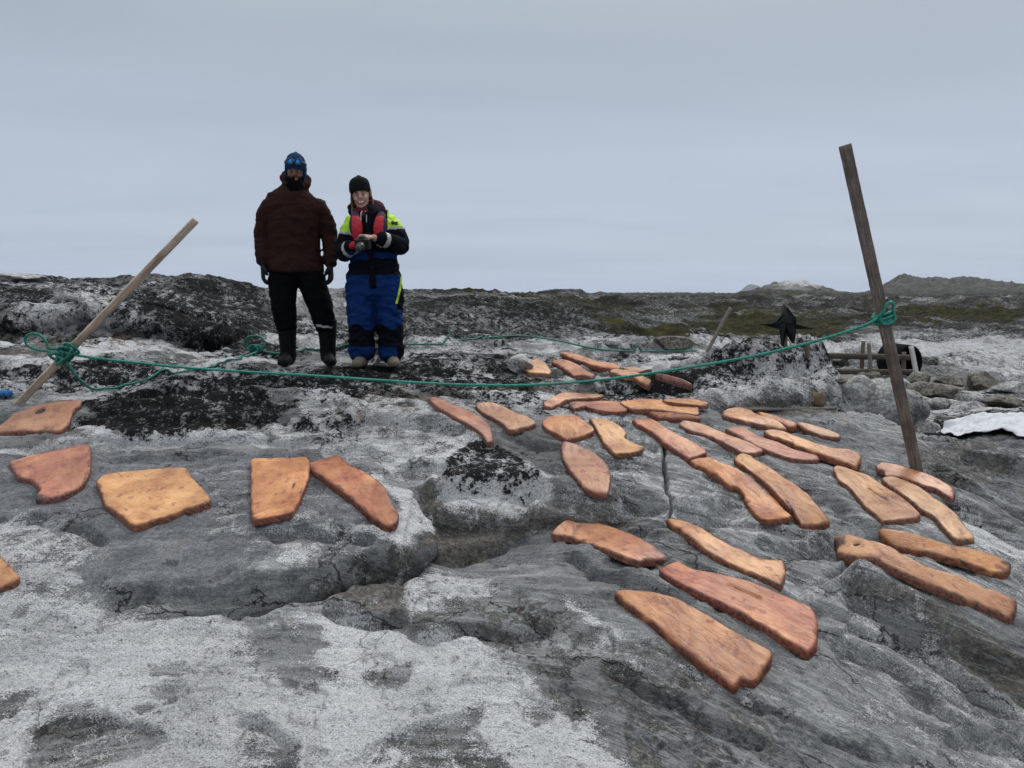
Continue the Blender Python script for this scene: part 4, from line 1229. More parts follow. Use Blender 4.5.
SLABS = [
 # label, outline, thickness, redness, lift, notches, dark end
 ('largest front slab with fanned knife grooves, nearest to the viewer on the right rock', [(614.5,594.6),(621,591.5),(647,592.7),(675,599),(691.4,607.5),(710,618),(729,630),(745.3,639),(771,653),(770,664),(761.7,675.5),(753.5,683.7),(741,682.5),(735,689.5),(726.6,685),(707.8,670.8),(677,647),(647,620),(625.8,606)], .042, .05, 0, (), None),
 ('long reddish slab with a dark split, just behind the fan-grooved front slab', [(659,571),(668,566.5),(677.5,562.5),(685,567),(693.7,571),(722,576),(750,583),(778,594.6),(811,608.7),(818,624),(816.8,647.3),(808.6,654.4),(797,648.5),(764,628.6),(731,610),(698.4,594.6),(675,583),(663,576)], .042, .5, 0, ((730,589,760,600,.006),), None),
 ('smooth blade-shaped slab pointing right, alone left of the middle front group', [(551,533.6),(557,527),(566.6,520.3),(579,518.8),(593,521),(610.3,527.3),(627.5,533.6),(643,540.6),(657,550),(666.6,557.8),(667.3,562.5),(647.8,561.7),(640,563.3),(627.5,559.4),(610.3,553),(591.6,546.9),(571,539),(554,536.7)], .036, .45, 0, (), None),
 ('narrow slab with a pointed upper tip starting at the rock joint', [(665.8,521),(671,520.3),(685.3,522.7),(702.5,529.7),(713.4,537.5),(727.5,545.3),(741.6,551.6),(757,558.6),(771,561.7),(783.8,562.5),(786,573.4),(781.4,586.7),(771,582.8),(755.6,576.6),(736.9,568.8),(718,559.4),(702.5,550),(685.3,536),(672.8,526.6)], .040, .15, 0, (), None),
 ('longest strip with a hole and blackened end, lowest on the right side', [(833.8,540),(839.5,536.7),(849,536),(864,540.8),(881,544.6),(894.4,550.3),(901,555),(919,563.6),(936,571),(958.8,576.8),(974,584.4),(1000.5,594),(1016.6,602.4),(1015.7,612.8),(1009,620.4),(996.7,614.7),(974,605.3),(943.7,593),(915,581.6),(892.5,570),(875.5,561.7),(860,558.8),(847,558.8),(837.6,554)], .042, .3, 0, ((855,546,858,545,.011),), (835,547,.06)),
 ('slim strip with a charred right tip, above the longest strip', [(878.3,532),(883,529.5),(900,531.4),(919,536),(938,542.7),(958.8,547.5),(977.8,551.3),(994.8,557),(1003.4,560.7),(1007,563.2),(1011,564.5),(1010,571),(1003.4,575),(994.8,575),(981.6,570.2),(966.4,564.5),(943.7,558.8),(921,553.2),(900,549.4),(890.6,545.6),(883,538)], .036, .2, .006, (), (1010,568,.05)),
 ('forked slab with a long slit, left of the tall post foot', [(833,470.3),(835.3,467),(843,468),(854,472),(868.7,476.7),(881,485.3),(895.3,494),(909.3,504),(920.3,515),(917,519),(900,521.3),(882.8,522),(873.4,514.2),(864,507.2),(858.8,500),(847.8,487.5),(838.4,481)], .036, .1, 0, ((871,490.5,887,501,.010),), None),
 ('curved slab with a reddened lower end, right of the slit slab', [(881.2,479),(892,477.5),(906,482.2),(920.3,488.4),(932.8,497.8),(946.8,507.2),(957.8,516.6),(965.6,527.5),(974,537),(973.4,540),(957.8,542.3),(951.5,537.7),(942,527.5),(932.8,517.3),(920.3,510.3),(909.3,500),(898.4,493),(887.4,485.3)], .036, .25, .004, (), None),
 ('slab lying directly against the foot of the tall post', [(875.7,466.6),(881.2,463.4),(893.7,465),(907.8,469),(918.7,472),(931,476.7),(942,482.2),(951.5,488.4),(955.4,494.7),(953,499.4),(945.3,496.3),(935.9,490),(923.4,486.9),(910.9,481.4),(895.3,477.5),(885.9,477.5),(882.8,472),(878,470.5)], .036, .15, .008, (), (877,467,.035)),
 ('long curved strip running beside the bent slab, its right-hand twin', [(733.8,460),(740,454.7),(747.8,454.7),(758.8,462.5),(772.8,470.3),(785.3,479.7),(797.8,487.5),(810.3,496.9),(815,503),(824.4,514),(829.8,523.4),(822.8,525.8),(802.5,528),(797.8,520.3),(786.9,503),(791.6,511),(780.6,500),(768,487.5),(755.6,476.6),(743,467)], .036, .3, 0, (), None),
 ('bent slab with a red nick on its left edge and tiny dark tip', [(688.4,462.5),(694.7,460),(708.8,457.8),(721,463.3),(736.9,469.5),(752.5,479.7),(765,492),(777.5,501.6),(793,517.2),(791.6,522),(780.6,526.6),(766.6,528),(760,522.7),(751,511),(744,501.6),(744.7,496.9),(736.9,488.3),(727.5,486.7),(718,479),(705.6,470.3),(694.7,465.6)], .036, .05, 0, ((745,501,747,502,.012),), (689,462,.03)),
 ('broad reddish strip above the bent slab, ending right at its tip', [(632,421.3),(636,419),(640,419.8),(651,419.8),(665,428.4),(679,436.3),(693,442.5),(704.8,450.3),(706.4,454.2),(696,458),(688.4,460.5),(677.5,453.4),(663.4,444),(652.5,434.7),(643,428.4),(637,425.5)], .038, .5, 0, (), None),
 ('straight strip with pale right end, left of the deep red tapering strip', [(679,425.3),(683,421.4),(694.7,423),(707,426.9),(721,433),(733.8,437.8),(749.4,443.3),(764,448.8),(762.7,453.4),(749.4,455),(740,452.7),(727.5,446.4),(710.3,437.8),(699.4,434.7),(686.9,430.8)], .038, .35, 0, (), None),
 ('deep red tapering strip wedged between two straight strips', [(725,430),(733.8,427.7),(741.6,427.7),(749.4,431.3),(760,437.5),(779,443.8),(793,450),(807,454),(818,457),(819,461),(807,461.7),(791.6,460),(774.4,454.7),(760,449),(749.4,443.8),(740,438.3)], .036, .85, 0, (), None),
 ('straight strip with a squared pale end, right of the deep red strip', [(763.4,432.8),(769.7,430.5),(782,432),(794.7,436.7),(813.4,443.8),(833.8,449),(849.4,450.8),(861,456.3),(861,464),(856.4,468.3),(843,464),(827.5,458.6),(808.8,452.3),(791.6,444.5),(779,439.8),(768,436.7)], .042, .12, .006, (), None),
 ('wide rounded slab at the back, uppermost of the right-hand fan of strips', [(722,413.6),(727.5,409.7),(740,408),(752.5,412),(765,417.5),(780.6,423.8),(787.7,431.6),(777.5,430.8),(758.8,426),(740,421.4),(724.4,417.5)], .040, .35, 0, (), (722,415,.04)),
 ('slender slab tucked behind the wide rounded slab, its end showing', [(755,412.5),(762,413.5),(771,415.5),(783.8,419.2),(796,423.5),(796.5,427.7),(790,429.2),(783.8,425.8),(771,420.6),(760,416.2)], .036, .4, .012, (), (793,429,.03)),
 ('small cigar-shaped slab nearest below the round wooden block', [(796,424.2),(802.5,423.4),(818,427.3),(832,432),(840,436),(839,439),(826,437.5),(813.4,434.4),(802.5,429)], .036, .1, 0, (), None),
 ('wide piece under the thin top strip in the heap of three', [(620,403),(640,400),(655,400.4),(668,402),(684,404.5),(698,408.5),(699,415.5),(690,415),(670,412.5),(650,410.5),(632,410.5),(624,406.5)], .034, .3, .004, (), None),
 ('thin strip with dark right tip on top of the heap of three', [(662,401),(670,399.5),(683.8,399),(696,400.3),(708,403.4),(707,406.3),(694.7,405.6),(671,403.8)], .030, .45, .030, (), (707,405,.04)),
 ('lowest cigar-shaped strip of the heap of three', [(646,412),(652.5,409.7),(671,412),(686.9,415),(700,417.5),(699.4,420.6),(683.8,419.8),(660,419),(651,415)], .034, .2, .008, (), None),
 ('dark red wrinkled narrow strip with a tail on its left end', [(568.8,403.6),(575,402.5),(587.5,402.5),(601.6,401.7),(618.8,402.5),(629,407),(625,412),(609.4,412.7),(593.8,410.2),(584.4,407),(575,409.5),(570,407.2)], .034, .95, 0, (), (571,405,.07)),
 ('boomerang-shaped slab just below the sagging rope', [(543.8,402.5),(554.7,397),(567,392.3),(579.7,389.2),(592,392.3),(603,394.7),(601.6,397.8),(584.4,399.4),(567,401),(557.8,405.6),(551.6,408.3),(544.5,407.2)], .036, .25, 0, (), None),
 ('five-sided slab with dimples, just above the leaf-shaped slab', [(542,422.8),(548.4,418),(562.5,415.8),(575,415.8),(584.4,422),(594.5,430.6),(587.5,436),(567,441.6),(559.4,436.9),(545.3,429.8)], .038, .15, 0, (), None),
 ('boot-shaped slab with a black curled left edge', [(589,419.7),(593.8,419.4),(609.4,421.3),(621.9,428.3),(626.6,434.5),(625,439.2),(634.4,444),(643.8,447.8),(640.6,451.7),(629.7,456.4),(615.6,460),(609.4,451),(603,443),(596.9,432.2)], .034, .4, 0, (), (590,421,.04)),
 ('leaf-shaped slab with fanned grooves, directly below the five-sided slab', [(562.5,442.5),(575,445),(592.5,452.5),(605,462.5),(611,477.5),(608.8,492.5),(605,495.5),(590,492.5),(577.5,482.5),(565,465),(561,452.5)], .036, .35, 0, (), None),
 ('lozenge slab right of the dark twisted strip, above the black lichen patch', [(475.6,407.3),(478.8,403.4),(492.8,403.4),(506.9,409),(522.5,416),(535.8,423),(533.4,426.9),(510,431.3),(502,425.3),(488,416.7)], .036, .15, 0, (), None),
 ('dark twisted shrivelled strip, leftmost in the middle group', [(427.5,400.3),(433.4,398.6),(452,405),(469.4,411.8),(483.4,419.6),(491,428.5),(493.5,441.7),(486.6,442.8),(481,434),(471,427),(453,417.5),(436,407.6)], .032, .9, 0, (), (428,400,.06)),
 ('short stubby slab beside the rounded pale stone at the back', [(523.4,367.3),(528,362.7),(537.5,359.5),(545.3,363.4),(551.6,372),(548.4,375.2),(528,373.6)], .045, .3, 0, (), None),
 ('slab with a flared square end, second from left in the back row', [(551.6,362.7),(559.4,359.5),(570,362),(581,367.3),(594.5,375.2),(592,379),(576.6,380.6),(570,374.4),(561,368)], .045, .35, 0, (), None),
 ('long narrow strip at the very back, farthest from the viewer', [(560,354),(564,353.3),(581,356.4),(596.9,362),(612.5,364.2),(621,366.6),(618.8,369.7),(601.6,369),(587.5,365),(570,358.8)], .045, .45, 0, (), None),
 ('folded slab passing under the green rope at the back', [(609.4,372),(618.8,369.7),(634.4,372),(643.8,376.7),(651.6,381.4),(649,387.7),(640.6,383.8),(632.8,378.3),(617,376)], .042, .1, .02, (), None),
 ('thin strip behind the rope, continuing the line of the farthest strip', [(621.9,366.6),(632.8,367.3),(646.9,372),(652,374.8),(648,376.2),(640.6,373.8),(625,370)], .036, .5, .012, (), None),
 ('thin strip crossed by the rope, rightmost in the back row', [(655,374.5),(665,375),(680,379),(692,384.5),(691,387.5),(678,384),(660,379)], .036, .55, .004, (), None),
 ('ragged red-spotted slab with a torn lower corner, far left', [(8.6,464),(21.5,459.8),(43,454.4),(66.6,450),(77.3,445.4),(89,445.9),(91.3,452.3),(90.2,473.8),(79.5,488.8),(62.3,497.4),(37.6,501.7),(35.4,497.4),(39.7,491),(32.2,482.4),(17.2,478)], .036, .75, 0, (), (37,499,.05)),
 ('broad flat four-cornered slab, largest on the left rock', [(95.6,482.4),(107.4,474.9),(128.9,472.7),(163.3,469.5),(186.9,469.5),(195.5,482.4),(208.4,495.3),(209.5,503.9),(184.7,511.4),(161,520),(135.3,527.5),(120.3,517.8),(105.3,506),(99.9,493)], .040, .05, 0, (), None),
 ('upright square-topped slab with a small slit, left of the red-rimmed strip', [(250.5,462.9),(254,460.2),(292.7,459),(306.8,458.5),(310.3,466.4),(308.6,480.4),(300.6,499.8),(292.7,515.6),(282.2,529.6),(257.6,527.9),(251.4,519),(250.5,498),(250.5,478.7)], .036, .05, 0, ((294,485,292,488,.009),), None),
 ('red-rimmed diagonal slab touching the square-topped one, ending at the rounded rock nose', [(307.7,461),(319,457.6),(333,457.2),(349,465.5),(371.8,476.9),(385.9,489.2),(392.9,505),(399,515.6),(396.4,524.4),(385.9,527.9),(370,517.3),(352.5,501.5),(331.4,485.7),(312,471.6)], .038, .6, .004, (), None),
 ('diamond-shaped slab with a central hole, beside the leaning pole foot', [(-14,433),(0,426.5),(8.6,420),(12.9,414.7),(38.7,406),(64.4,401.8),(81.6,401.8),(79.5,407.2),(73,413.6),(68.7,426.5),(58,433),(32.2,433),(0,433)], .040, .08, 0, ((38,416,42,414,.022),), None),
 ('slab cut off by the left picture edge, below the ragged red-spotted one', [(-40,548),(-14,548),(0,556),(10,566),(20,578),(15,583),(0,590),(-36,604)], .036, .1, 0, (), None),
]
for k, (lab, pl, th, ti, lf, nt_, de) in enumerate(SLABS):
    slab(lab, pl, th, ti, lf, k + 1, nt_, de)
# ------------------------------------------------------------------ shape helpers
def tube(path, rads, side=(1, 0, 0), n=14, close=False, cap=1.0):
    """closed tube along a path; rads: number or (a, b) per point, a along 'side'"""
    path = [Vector(p) for p in path]
    m = len(path)
    V, F = [], []
    side = Vector(side)
    for i, p in enumerate(path):
        if close:
            t = path[(i + 1) % m] - path[i - 1]
        else:
            t = path[min(i + 1, m - 1)] - path[max(i - 1, 0)]
        t.normalize()
        s = side - t * side.dot(t)
        if s.length < 1e-4: s = Vector((0, 1, 0)) - t * t.y
        s.normalize()
        u = t.cross(s)
        r = rads[i] if isinstance(rads, (list, tuple)) else rads
        a, b = r if isinstance(r, (list, tuple)) else (r, r)
        for k in range(n):
            th = 2 * math.pi * k / n
            V.append(p + s * (a * math.cos(th)) + u * (b * math.sin(th)))
    for i in range(m if close else m - 1):
        j = (i + 1) % m
        for k in range(n):
            F.append((i * n + k, i * n + (k + 1) % n, j * n + (k + 1) % n, j * n + k))
    if not close:
        for (i, sgn) in ((0, -1), (m - 1, 1)):
            t = (path[1] - path[0]) if i == 0 else (path[-1] - path[-2])
            t.normalize()
            r = rads[i] if isinstance(rads, (list, tuple)) else rads
            a, b = r if isinstance(r, (list, tuple)) else (r, r)
            q0 = i * n
            # one rounding ring and a pole
            base = len(V)
            for k in range(n):
                V.append(path[i] + (V[q0 + k] - path[i]) * 0.6 + t * sgn * min(a, b) * 0.45 * cap)
            V.append(path[i] + t * sgn * min(a, b) * 0.62 * cap)
            for k in range(n):
                f = (q0 + k, q0 + (k + 1) % n, base + (k + 1) % n, base + k)
                g_ = (base + k, base + (k + 1) % n, base + n)
                if sgn < 0:
                    f = f[::-1]; g_ = g_[::-1]
                F.append(f); F.append(g_)
    return V, F


def merge(parts):
    V, F = [], []
    for (v, f) in parts:
        o = len(V)
        V += list(v)
        F += [tuple(i + o for i in ff) for ff in f]
    return V, F


def spline(pts, per=8, close=False):
    pts = [Vector(p) for p in pts]
    out = []
    m = len(pts)
    rng = range(m) if close else range(m - 1)
    for i in rng:
        p0 = pts[i - 1] if (i > 0 or close) else pts[0] * 2 - pts[1]
        p1 = pts[i]; p2 = pts[(i + 1) % m]
        p3 = pts[(i + 2) % m] if (i + 2 < m or close) else pts[-1] * 2 - pts[-2]
        for k in range(per):
            t = k / per
            out.append(0.5 * ((2 * p1) + (-p0 + p2) * t + (2 * p0 - 5 * p1 + 4 * p2 - p3) * t * t + (-p0 + 3 * p1 - 3 * p2 + p3) * t ** 3))
    if not close: out.append(pts[-1])
    return out


def even(path, stp):
    path = [Vector(p) for p in path]
    out = [path[0].copy()]
    acc = 0.0
    for a, b in zip(path[:-1], path[1:]):
        L = (b - a).length
        if L < 1e-9: continue
        d = stp - acc
        while d <= L:
            out.append(a.lerp(b, d / L)); d += stp
        acc = L - (d - stp)
    return out


def rope_mesh(path, r=0.009, lay=0.05):
    """three-strand laid rope"""
    pts = even(path, r * 0.9)
    V, F = [], []
    n = 12
    m = len(pts)
    nrm = None
    for i, p in enumerate(pts):
        t = (pts[min(i + 1, m - 1)] - pts[max(i - 1, 0)]).normalized()
        if nrm is None:
            nrm = t.orthogonal().normalized()
        nrm = (nrm - t * nrm.dot(t)).normalized()
        u = t.cross(nrm)
        ph = i * r * 0.9 / lay * 2 * math.pi
        for k in range(n):
            th = 2 * math.pi * k / n
            rr = r * (0.82 + 0.22 * abs(math.cos(1.5 * th)))
            V.append(p + nrm * (rr * math.cos(th + ph)) + u * (rr * math.sin(th + ph)))
    for i in range(m - 1):
        for k in range(n):
            F.append((i * n + k, i * n + (k + 1) % n, (i + 1) * n + (k + 1) % n, (i + 1) * n + k))
    F.append(tuple(range(n))[::-1]); F.append(tuple((m - 1) * n + k for k in range(n)))
    return V, F


def obj_at(name, V, F, mat, origin=None, parent=None, smooth=True):
    """mesh whose origin sits at the given world point"""
    if origin is None:
        a = np.array([tuple(v) for v in V])
        origin = Vector((a[:, 0].mean(), a[:, 1].mean(), a[:, 2].min()))
    origin = Vector(origin)
    o = link_mesh(name, [Vector(v) - origin for v in V], F, mat, parent, smooth)
    o.location = origin if parent is None else (0, 0, 0)
    return o


def beam(p0, p1, wx, wy, twist=0.0, seg=40, wob=0.002, seed=1, bev=0.12, hint=(1, 0, 0)):
    """sawn timber from p0 to p1, chamfered, slightly irregular"""
    p0, p1 = Vector(p0), Vector(p1)
    t = (p1 - p0).normalized()
    s = Vector(hint); s = (s - t * s.dot(t)).normalized(); u = t.cross(s)
    c, d = math.cos(twist), math.sin(twist)
    s, u = s * c + u * d, u * c - s * d
    hx, hy = wx / 2, wy / 2
    b = min(hx, hy) * bev
    prof = [(-hx + b, -hy), (hx - b, -hy), (hx, -hy + b), (hx, hy - b), (hx - b, hy), (-hx + b, hy), (-hx, hy - b), (-hx, -hy + b)]
    V, F = [], []
    n = 8
    rnd = random.Random(seed)
    ph = [rnd.uniform(0, 6.28) for _ in range(6)]
    for i in range(seg + 1):
        f = i / seg
        q = p0.lerp(p1, f) + s * wob * 2 * math.sin(3 * f + ph[0]) + u * wob * 2 * math.sin(2.3 * f + ph[1])
        for k, (x, y) in enumerate(prof):
            j = 1 + rnd.uniform(-1, 1) * wob / max(wx, wy)
            V.append(q + s * x * j + u * y * j)
    for i in range(seg):
        for k in range(n):
            F.append((i * n + k, i * n + (k + 1) % n, (i + 1) * n + (k + 1) % n, (i + 1) * n + k))
    F.append(tuple(range(n))[::-1]); F.append(tuple(seg * n + k for k in range(n)))
    return V, F


# ------------------------------------------------------------------ materials for the props
def wood_material(name, dark, mid, light, axis):
    """axis: unit vector along the grain in object space"""
    t = NT(name)
    co = t.coord()
    ax = Vector(axis).normalized()
    dp = t.n('ShaderNodeVectorMath', operation='DOT_PRODUCT')
    t.set(dp.inputs[0], co); dp.inputs[1].default_value = ax
    along = t.n('ShaderNodeVectorMath', operation='SCALE')
    along.inputs[0].default_value = ax; t.set(along.inputs['Scale'], dp.outputs['Value'])
    sub = t.n('ShaderNodeVectorMath', operation='SUBTRACT')
    t.set(sub.inputs[0], co); t.set(sub.inputs[1], along.outputs[0])
    al2 = t.n('ShaderNodeVectorMath', operation='SCALE')
    t.set(al2.inputs[0], along.outputs[0]); al2.inputs['Scale'].default_value = 0.045
    v = t.addv(sub.outputs[0], al2.outputs[0])
    gr = t.noise(v, 130, 6, 0.7, 0.6)
    big = t.noise(co, 5, 5, 0.65)
    c = t.ramp(gr, [(0.33, dark), (0.5, mid), (0.68, light)])
    c = t.mix(t.mapr(big, 0.40, 0.66, 0, 0.7), c, dark)
    kn = t.voro(v, 8.0)
    c = t.mix(t.mapr(kn, 0.05, 0.11, 0.85, 0), c, tuple(x * 0.35 for x in dark))
    b = t.bump(t.math('ADD', gr, t.math('MULTIPLY', t.noise(co, 300, 2), 0.2)), 0.6, 0.004)
    return t.principled(c, 0.85, b, 0.2)


def rope_material(name='green_polypropylene', d=(0.008, 0.11, 0.083), l=(0.03, 0.30, 0.22)):
    t = NT(name)
    co = t.coord()
    n = t.noise(co, 90, 4, 0.7)
    c = t.mix(t.mapr(n, 0.35, 0.65), d, l)
    c = t.mix(t.mapr(t.noise(co, 3, 3), 0.5, 0.7, 0, 0.4), c, tuple(x * 0.7 + 0.03 for x in l))
    return t.principled(c, 0.55, t.bump(n, 0.4, 0.002), 0.35)


ROPE = rope_material()
ROPE_DK = rope_material('weathered_green_rope', (0.007, 0.075, 0.058), (0.024, 0.21, 0.16))

# ------------------------------------------------------------------ tall post on the right
pb = hit3(922, 473, -0.12)
ptop = at(845.5, 145, pb.y - 0.05)
pm = wood_material('weathered_post_wood', (0.062, 0.048, 0.040), (0.145, 0.118, 0.098), (0.25, 0.215, 0.185), ptop - pb)
V, F = beam(pb, ptop, 0.070, 0.048, R(-24), 70, 0.0018, 3)
post = obj_at('wooden_post', V, F, pm, pb)
tag(post, 'tall weathered brown plank post leaning left, standing in the rock at right', 'post')


def proj(p):
    dx, dy, dz = p[0], p[1], p[2] - EYE
    zf = dy * CP - dz * SP
    zu = dy * SP + dz * CP
    return 512 + FPX * dx / zf, 384 - FPX * zu / zf


def on_post(px, py, b, t_):
    """point of the post axis seen at this photo row"""
    f = min(range(401), key=lambda k: abs(proj(b.lerp(t_, k / 400))[1] - py)) / 400
    return b.lerp(t_, f)


# ------------------------------------------------------------------ leaning pole on the left
lb = hit3(4, 404, -0.10)
ltop = at(195.5, 220, lb.y + 0.05)
lm = wood_material('pale_pole_wood', (0.20, 0.150, 0.115), (0.40, 0.31, 0.24), (0.54, 0.45, 0.36), ltop - lb)
V, F = beam(lb, ltop, 0.048, 0.030, R(35), 60, 0.0012, 5)
pole = obj_at('wooden_pole', V, F, lm, lb)
tag(pole, 'slim pale wooden pole leaning steeply to the right at far left, rope knotted round it', 'pole')

# ------------------------------------------------------------------ ropes
kr = on_post(885, 318, pb, ptop)
kl = on_post(47, 352, lb, ltop)


def coil(center, axis, rad, turns, pitch, seed=0, start=0.0):
    ax = Vector(axis).normalized()
    s = Vector((0, -1, 0)); s = (s - ax * s.dot(ax)).normalized(); u = ax.cross(s)
    rnd = random.Random(seed)
    out = []
    N = int(turns * 14)
    for i in range(N + 1):
        th = start + 2 * math.pi * i / 14
        r_ = rad * (1 + 0.08 * math.sin(th * 0.37 + seed))
        out.append(Vector(center) + s * r_ * math.cos(th) + u * r_ * math.sin(th) + ax * (pitch * (i / 14 - turns / 2) + 0.006 * math.sin(th * 1.7 + seed)))
    return out


pax = (ptop - pb).normalized(); lax = (ltop - lb).normalized()
Yl, Yr = kl.y - 0.03, kr.y - 0.05
span = []
for (px, py) in [(64, 353), (95, 358), (140, 363), (190, 368), (250, 372), (320, 376), (400, 381.5), (470, 385), (530, 385), (590, 381), (650, 373.5), (710, 364), (770, 352.5), (830, 337), (872, 322)]:
    f = (px - 64) / (872 - 64)
    sag = math.sin(math.pi * f)
    span.append(at(px, py, Yl + (Yr - Yl) * f + 0.35 * sag))
main_path = coil(kl, lax, 0.038, 4, 0.014, 1) + [kl + Vector((0.05, -0.05, -0.01))] + span + coil(kr, pax, 0.052, 4, -0.016, 3, 2.5)
# loose tails on the right-hand knot
tail = [kr + Vector((0.05, -0.04, 0.0)), at(893, 310, Yr), at(893, 303, Yr - 0.02), at(888, 303, Yr - 0.03), at(884, 310, Yr - 0.02), at(880, 317, Yr), at(884, 324, Yr), at(892, 322, Yr), at(896, 318, Yr)]
path = spline(main_path, 3) + spline(tail, 5)
V, F = rope_mesh(path, 0.0100, 0.06)
V2, F2 = merge([(V, F)])
r1 = obj_at('rope', V2, F2, ROPE, kl)
tag(r1, 'taut green rope sagging from the leaning pole across to the tall post', 'rope')

# second rope: knot tail, along the rock, small bundle, behind the people to the thin stick
rnd = random.Random(4)
kn = []
for k in range(46):      # fist-sized bundle on the leaning pole
    th = k * 2.4
    kn.append(kl + lax * (0.045 * math.sin(k * 0.83)) + Vector((0.055 * math.cos(th) + 0.012 * math.sin(k), -0.035 + 0.05 * math.sin(th * 0.9), 0.048 * math.sin(th) - 0.005)))
loop = [at(x, y, Yl - 0.03) for (x, y) in [(48, 349), (46, 341), (40, 335), (31, 333.5), (25, 338), (27, 345), (36, 349.5), (46, 351)]]
dang = [at(62, 355, Yl - 0.02), at(68, 364, Yl), at(78, 378, Yl + 0.05), at(90, 388, Yl + 0.15)]
g1 = [hit3(x, y, 0.012) for (x, y) in [(100, 391), (120, 388.5), (150, 380), (185, 373), (215, 368), (240, 360)]]
c2 = hit3(255, 352, 0.03)
lp = [c2 + Vector((0.095 * math.cos(a), 0.01 * math.sin(a * 2), 0.045 + 0.075 * math.sin(a))) for a in np.linspace(-1.2, 4.6, 16)]
bun = [c2 + Vector((0.05 * math.cos(k * 1.9), 0.03 * math.sin(k * 1.3), 0.01 + 0.03 * math.sin(k * 2.3))) for k in range(18)]
lp2 = [c2 + Vector((0.085 * math.cos(a), 0.015 + 0.01 * math.sin(a * 2), 0.05 + 0.065 * math.sin(a))) for a in np.linspace(-1.2, 4.9, 16)]
g2 = [hit3(x, y, 0.014) for (x, y) in [(275, 355), (300, 353), (340, 349), (400, 346), (443, 345), (470, 340.5), (517, 337), (554, 341), (600, 351), (650, 353), (698, 352)]]
path = spline(kn, 4) + spline(loop, 5) + spline(dang + g1, 6) + spline(lp + bun + lp2, 4) + spline(g2, 10)
path = even(path, 0.03)
for p_ in path:
    p_.z = max(p_.z, float(samp(Z, p_.x, p_.y)) + 0.013)
V, F = rope_mesh(path, 0.0098, 0.055)
r2 = obj_at('rope', V, F, ROPE_DK, kl)
tag(r2, 'darker green rope lying over the rock behind the two people, bundled at the leaning pole', 'rope')

# ------------------------------------------------------------------ thin stick, stake, hanging cloth
GREY_WOOD = simple_mat('grey_driftwood', (0.15, 0.13, 0.11), 0.9, 0.4, 14, 0.4, 90)
PALE_WOOD = simple_mat('pale_stake_wood', (0.46, 0.40, 0.33), 0.9, 0.3, 14, 0.4, 90)
BROWN_WOOD = simple_mat('brown_stake_wood', (0.13, 0.10, 0.075), 0.9, 0.4, 14, 0.4, 90)
sb = hit3(701, 354, -0.08)
st_ = at(731.5, 308, sb.y + 0.1)
V, F = beam(sb, st_, 0.035, 0.030, 0.4, 30, 0.003, 8, 0.5)
tag(obj_at('wooden_stick', V, F, GREY_WOOD, sb), 'thin grey stick leaning right, holding the far end of the darker rope', 'stick')

DARK_CLOTH = simple_mat('dark_cloth', (0.012, 0.014, 0.013), 0.95, 0.4, 20, 0.5, 60)
cb = hit3(786, 352, -0.05)
ct = at(786, 301, cb.y)
V, F = beam(cb, ct, 0.03, 0.03, 0.2, 20, 0.002, 9, 0.5)
tag(obj_at('wooden_stake', V, F, GREY_WOOD, cb), 'short stake carrying the dark ragged cloth, on the outcrop crest', 'stake')
ol = [(786, 304), (789, 309), (793, 318), (796, 324), (804, 327), (814, 328.8), (804, 329), (795, 329), (793, 331), (792.5, 337), (791, 343), (789, 336), (787.5, 331), (786.5, 340), (785, 347), (783.5, 342), (782, 334), (781, 340), (779.5, 338), (778.5, 329), (772, 327.3), (766, 326), (759, 324.7), (768, 324.2), (776, 321), (781, 313), (783, 307)]
P3 = [at(x, y, cb.y - 0.03) for (x, y) in ol]
cen_ = at(785, 322, cb.y - 0.09)
V = []; F = []
nn = len(P3)
for ringf in (1.0, 0.66, 0.33):
    for k, p in enumerate(P3):
        q = cen_.lerp(p, ringf)
        q.y += 0.05 * math.sin(q.x * 60) * ringf - 0.02
        V.append(q)
V.append(cen_)
for r_ in range(2):
    for k in range(nn):
        F.append((r_ * nn + k, r_ * nn + (k + 1) % nn, (r_ + 1) * nn + (k + 1) % nn, (r_ + 1) * nn + k))
for k in range(nn): F.append((2 * nn + k, 2 * nn + (k + 1) % nn, 3 * nn))
# give it a back
fb = len(V)
V += [v + Vector((0, 0.05, 0)) for v in V]
F += [tuple(i + fb for i in f)[::-1] for f in F]
for k in range(nn): F.append((k, (k + 1) % nn, (k + 1) % nn + fb, k + fb))
tag(obj_at('hanging_cloth', V, F, DARK_CLOTH, cb), 'dark ragged cloth with spread wing-like corners hanging on a short stake', 'cloth')
q0 = hit3(808, 354, -0.04); q1 = at(807, 340, q0.y)
V, F = beam(q0, q1, 0.035, 0.035, 0.3, 12, 0.002, 10, 0.4)
tag(obj_at('wooden_stake', V, F, BROWN_WOOD, q0), 'stubby bare stake between the hanging cloth and the rack rails', 'stake')

# ------------------------------------------------------------------ block and plank at the foot of the outcrop
bl = hit3(817, 407, 0.0)
rb = 0.052
t_ = NT('sawn_log')
co = t_.coord()
dd_ = t_.n('ShaderNodeVectorMath', operation='LENGTH'); t_.set(dd_.inputs[0], t_.scale(co, (1, 1, 0)))
rg_ = t_.math('SINE', t_.math('MULTIPLY', dd_.outputs['Value'], 700))
cc = t_.mix(t_.math('MULTIPLY_ADD', rg_, 0.3, t_.noise(co, 30, 5)), (0.09, 0.06, 0.035), (0.22, 0.16, 0.095))
LOGM = t_.principled(cc, 0.85, t_.bump(t_.noise(co, 120, 3), 0.4, 0.004), 0.2)
V, F = tube([(0, 0, 0), (0.002, 0, 0.03), (0.003, 0, 0.07), (0.004, 0, 0.105)], [rb, rb * 1.03, rb, rb * 0.97], (1, 0, 0), 24, False, 0.06)
for i, v in enumerate(V):
    v *= 1.0
lo = link_mesh('log_block', V, F, LOGM)
